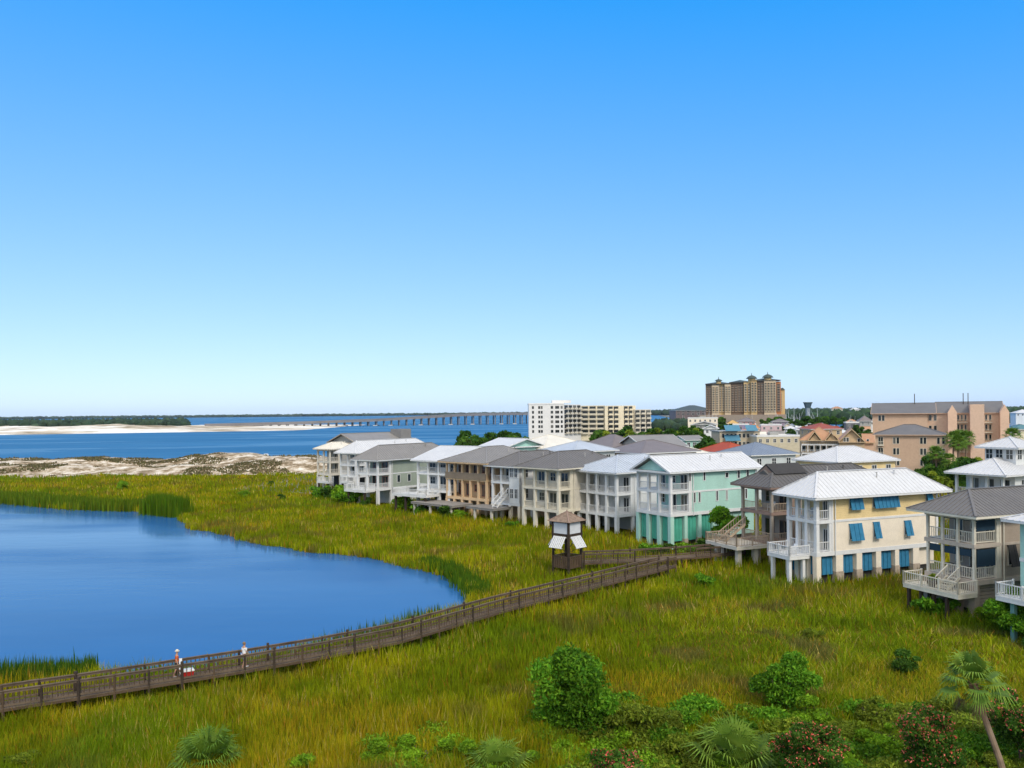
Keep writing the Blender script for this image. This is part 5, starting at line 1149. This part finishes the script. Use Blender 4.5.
# tree at the teal house and shrubs at the houses' feet
t = make_tree(31, 6.2, 2.7, 4.6, 5000, .3, GREEN, 14); place(t, G(729,552), .5, 1.0, 'bright green tree between the teal house and the brown house', 'tree')
hb = [make_bush(200+i, 1.6, 1.4, 1.1, 2200, .2, c, 8) for i, c in enumerate((GREEN, DARKG, LIME))]
for i, (px, py, s, lb) in enumerate([(652,556,1.0,'green shrub at the left foot of the teal house'),(664,556,.8,'low shrub at the corner of the teal house'),(683,556,.9,'shrub below the middle green shutter of the teal house'),(692,556,1.0,'shrub below the right green shutter of the teal house'),(712,556,1.3,'dark shrub left of the tree by the teal house'),(742,561,.9,'shrub at the end of the cross boardwalk'),
    (936,618,1.15,'round shrub under the deck of the taupe house'),(1036,652,.9,'low shrub at the right edge in front of the mint house'),(1000,628,1.0,'small shrub between the taupe house and the mint house deck'),
    (320,498,1.6,'shrub at the foot of the farthest house'),(331,500,1.5,'shrub right of the farthest house'),(341,503,1.9,'tall shrub between the farthest house and the white roof house'),(350,505,1.7,'shrub in front of the far white roof house'),(365,507,1.0,'shrub under the left deck of the sage house'),
    (404,511,1.5,'shrub at the right foot of the sage house'),(420,515,1.1,'low shrub under the white deck of the small white house'),(447,519,1.3,'shrub under the brown canopy of the orange house'),(459,520,.9,'low shrub by the posts of the orange house'),(512,528,.7,'small shrub at the narrow house')]):
    place(hb[i % 3], G(px, py), i*1.1, s, lb, 'shrub')
# marsh bushes
big = make_bush(301, 2.5, 2.3, 2.55, 26000, .13, GREEN, 34); place(big, G(578,738), .3, 1.0, 'largest rounded bright green bush in the marsh foreground', 'bush')
b2 = make_bush(302, 1.9, 1.8, 1.75, 15000, .115, GREEN, 14); place(b2, G(785,712), .3, 1.0, 'dark green rounded bush right of the centre foreground', 'bush')
place(b2, G(1021,640), 2.1, 1.15, 'large dense shrub at the right edge hiding the foot of the mint house')['category'] = 'shrub'
b3 = make_bush(303, 1.45, 1.3, .95, 8000, .10, LIME, 10); place(b3, G(816,730), .3, 1.0, 'low lime green bush just right of the dark rounded bush', 'bush')
b4 = make_bush(304, 1.3, 1.2, .95, 7000, .10, OLIVE, 10); place(b4, G(874,728), .3, 1.0, 'olive green bush between the lime bush and the leaning palm', 'bush')
b5 = make_bush(305, 1.35, 1.1, .85, 6000, .11, DARKG, 9); place(b5, G(905,674), .3, 1.0, 'solitary dark low bush in the open grass above the others', 'bush')
spread = make_bush(306, 2.2, 1.6, .9, 12000, .10, OLIVE, 16)
low = make_bush(307, 1.2, 1.0, .6, 6000, .09, LIME, 8)
for i, (pr, px, py, s, lb) in enumerate([(spread,628,742,1.25,'spreading olive bush at the lower right of the largest bush'),(spread,668,738,.8,'low olive bush trailing right from the largest bush'),(low,560,758,1.1,'low lime bush at the lower left of the largest bush'),(low,610,748,1.2,'low green bush right under the largest bush'),
    (hb[0],706,588,.85,'small bright bush alone in the grass right of the boardwalk end'),(low,415,770,1.2,'low lime bush at the bottom edge left of the centre palmetto'),(low,380,768,1.0,'low lime bush at the bottom edge, left one of a pair'),(low,300,772,1.0,'low lime bush at the bottom edge right of the dark palmetto'),
    (spread,812,640,.55,'flat dark patch of low bush in the far grass'),(low,720,745,1.0,'low bush behind the large grey green palmetto'),(low,880,756,1.3,'lime green shrub between the two oleanders'),(spread,845,752,.7,'olive shrub between the oleanders, left of the lime one'),(low,1005,712,1.0,'low shrub behind the right edge oleander'),(spread,940,735,.6,'dark shrub behind the pink oleander'),
    (spread,20,772,.6,'low olive bush in the bottom left corner'),(low,445,752,.8,'low bush left of the centre palmetto'),(hb[1],270,487,.8,'small dark bush far off in the marsh below the dunes'),(hb[2],245,498,.9,'yellow green bush far off in the marsh'),(hb[1],283,500,.7,'dark bush far off in the marsh, right of the yellow green one'),(hb[2],122,490,1.2,'bright bush on the far bank above the reeds'),
    (spread,700,765,1.0,'olive bush at the bottom edge left of the large palmetto')]):
    place(pr, G(px, py), i*1.3, s, lb, 'bush')
SH = [(low,'low mixed shrub'),(spread,'low mixed shrub'),(hb[0],'low mixed shrub'),(b3,'low mixed shrub')]
for i in range(46):
    px = (545+i*10.6 if i < 44 else 470+i)+rnd.uniform(-6,6); py = (740,762,750,775)[i % 4]+rnd.uniform(-4,6); k = (0,1,3,0,1,2)[i % 6]
    place(SH[k][0], G(px, py), i*1.7, rnd.uniform(.45,.85)*(1.25 if k == 0 else .8), 'low shrub grown together with others in the green band along the bottom edge', 'bush', 'shrubs grown together along the bottom edge')
for i in range(12):
    place((low, b3)[i % 2], G(370+i*14.5+rnd.uniform(-4,4), 768+rnd.uniform(-4,8)), i*2.1, rnd.uniform(.5,.9), 'small bright shrub in the broken line along the bottom edge left of centre', 'bush', 'small shrubs along the bottom edge left of centre')
# oleanders with red and pink flowers
ol = [make_bush(320, 2.1, 1.6, 1.5, 14000, .11, DARKG, 14, 'oleander_bush', 1500, z0=.7), make_bush(321, 2.0, 1.6, 1.6, 14000, .11, DARKG, 14, 'oleander_bush', 2400, z0=.7)]
for i, (k, px, py, s, lb) in enumerate([(0,812,800,1.0,'oleander bush with scattered dull red flowers left of the leaning palm'),(1,938,792,1.0,'oleander bush thick with pink red flowers at the foot of the leaning palm'),(0,1022,772,1.1,'oleander bush with pink flowers in the lower right corner'),(1,607,842,1.0,'oleander bush with bright red flowers at the bottom edge below the largest bush')]):
    place(ol[k], G(px, py), i*2.0, s, lb, 'oleander')
# palmettos
pm = make_palmetto(2.2, 34, FROND); place(pm, G(207,773), .4, 1.12, 'dark green palmetto clump at the lower left below the boardwalk', 'palmetto')
pg = make_palmetto(2.2, 30, FRONDG); place(pg, G(735,778), 1.0, 1.35, 'large grey green palmetto at the bottom edge right of centre', 'palmetto')
place(pg, G(498,782), 2.0, 1.0, 'pale palmetto cut by the bottom edge at the centre', 'palmetto')
place(pm, G(936,738), 2.2, .62, 'small dark palmetto behind the pink oleander', 'palmetto')
place(pm, G(968,722), 4.2, .5, 'smallest palmetto just behind the leaning palm', 'palmetto')
# leaning cabbage palm
base_p = G(1012, 800, 0); top_p = at_depth(972, base_p.y+.6, z_at(at_depth(972, base_p.y+.6), 683))
lp = make_palm(top_p.z, (top_p.x-base_p.x, .6), 1.75, 26, 'cabbage_palm', .15, FRONDG); place(lp, base_p, 0, 1.0, 'cabbage palm with a bare leaning trunk and shaggy head at the lower right', 'palm tree')
# tangled low undergrowth along the near edge of the marsh
def undergrowth(name, label, n, box, cols, leaf, k, seed):
    r = np.random.default_rng(seed); lobes = []
    for i in range(n):
        p = G(r.uniform(box[0], box[1]), r.uniform(box[2], box[3])); q = r.uniform(.35, 1.05); lobes.append(((p.x, p.y, .25*q+max(0, 43-p.y)*.03), (q*1.3, q, q*.75)))
    V, T, C = leaf_cloud(lobes, k, leaf, cols, r, .35); tag(np_mesh(name, V, T, LEAF, C), label, 'undergrowth', kind='stuff')
undergrowth('undergrowth', 'bright green scrub spilling right from the foot of the largest bush', 26, (540, 690, 722, 768), GREEN, .12, 30000, 11)
undergrowth('undergrowth', 'tangle of olive and green low shrubs along the bottom right of the marsh', 120, (540, 1060, 716, 800), OLIVE, .12, 120000, 5)
undergrowth('undergrowth', 'fresh green low weeds along the bottom of the marsh', 80, (350, 1050, 738, 800), LIME, .11, 72000, 6)
undergrowth('undergrowth', 'dark green low weeds between the oleanders and the big bush', 85, (600, 1040, 708, 795), GREEN, .12, 95000, 8)
make_grass(); make_reeds()
if HAZE:
    hz = MB(); hz.box(-14000, 14000, -50, 14500, -2, 130); m = bpy.data.materials.new('haze air'); m.use_nodes = True; nt = m.node_tree; nt.nodes.clear(); o_ = nt.nodes.new('ShaderNodeOutputMaterial'); v_ = nt.nodes.new('ShaderNodeVolumePrincipled'); v_.inputs['Color'].default_value = (.75,.86,1,1); v_.inputs['Density'].default_value = HAZE; nt.links.new(v_.outputs[0], o_.inputs['Volume'])
    tag(hz.build('haze', m), kind='stuff')
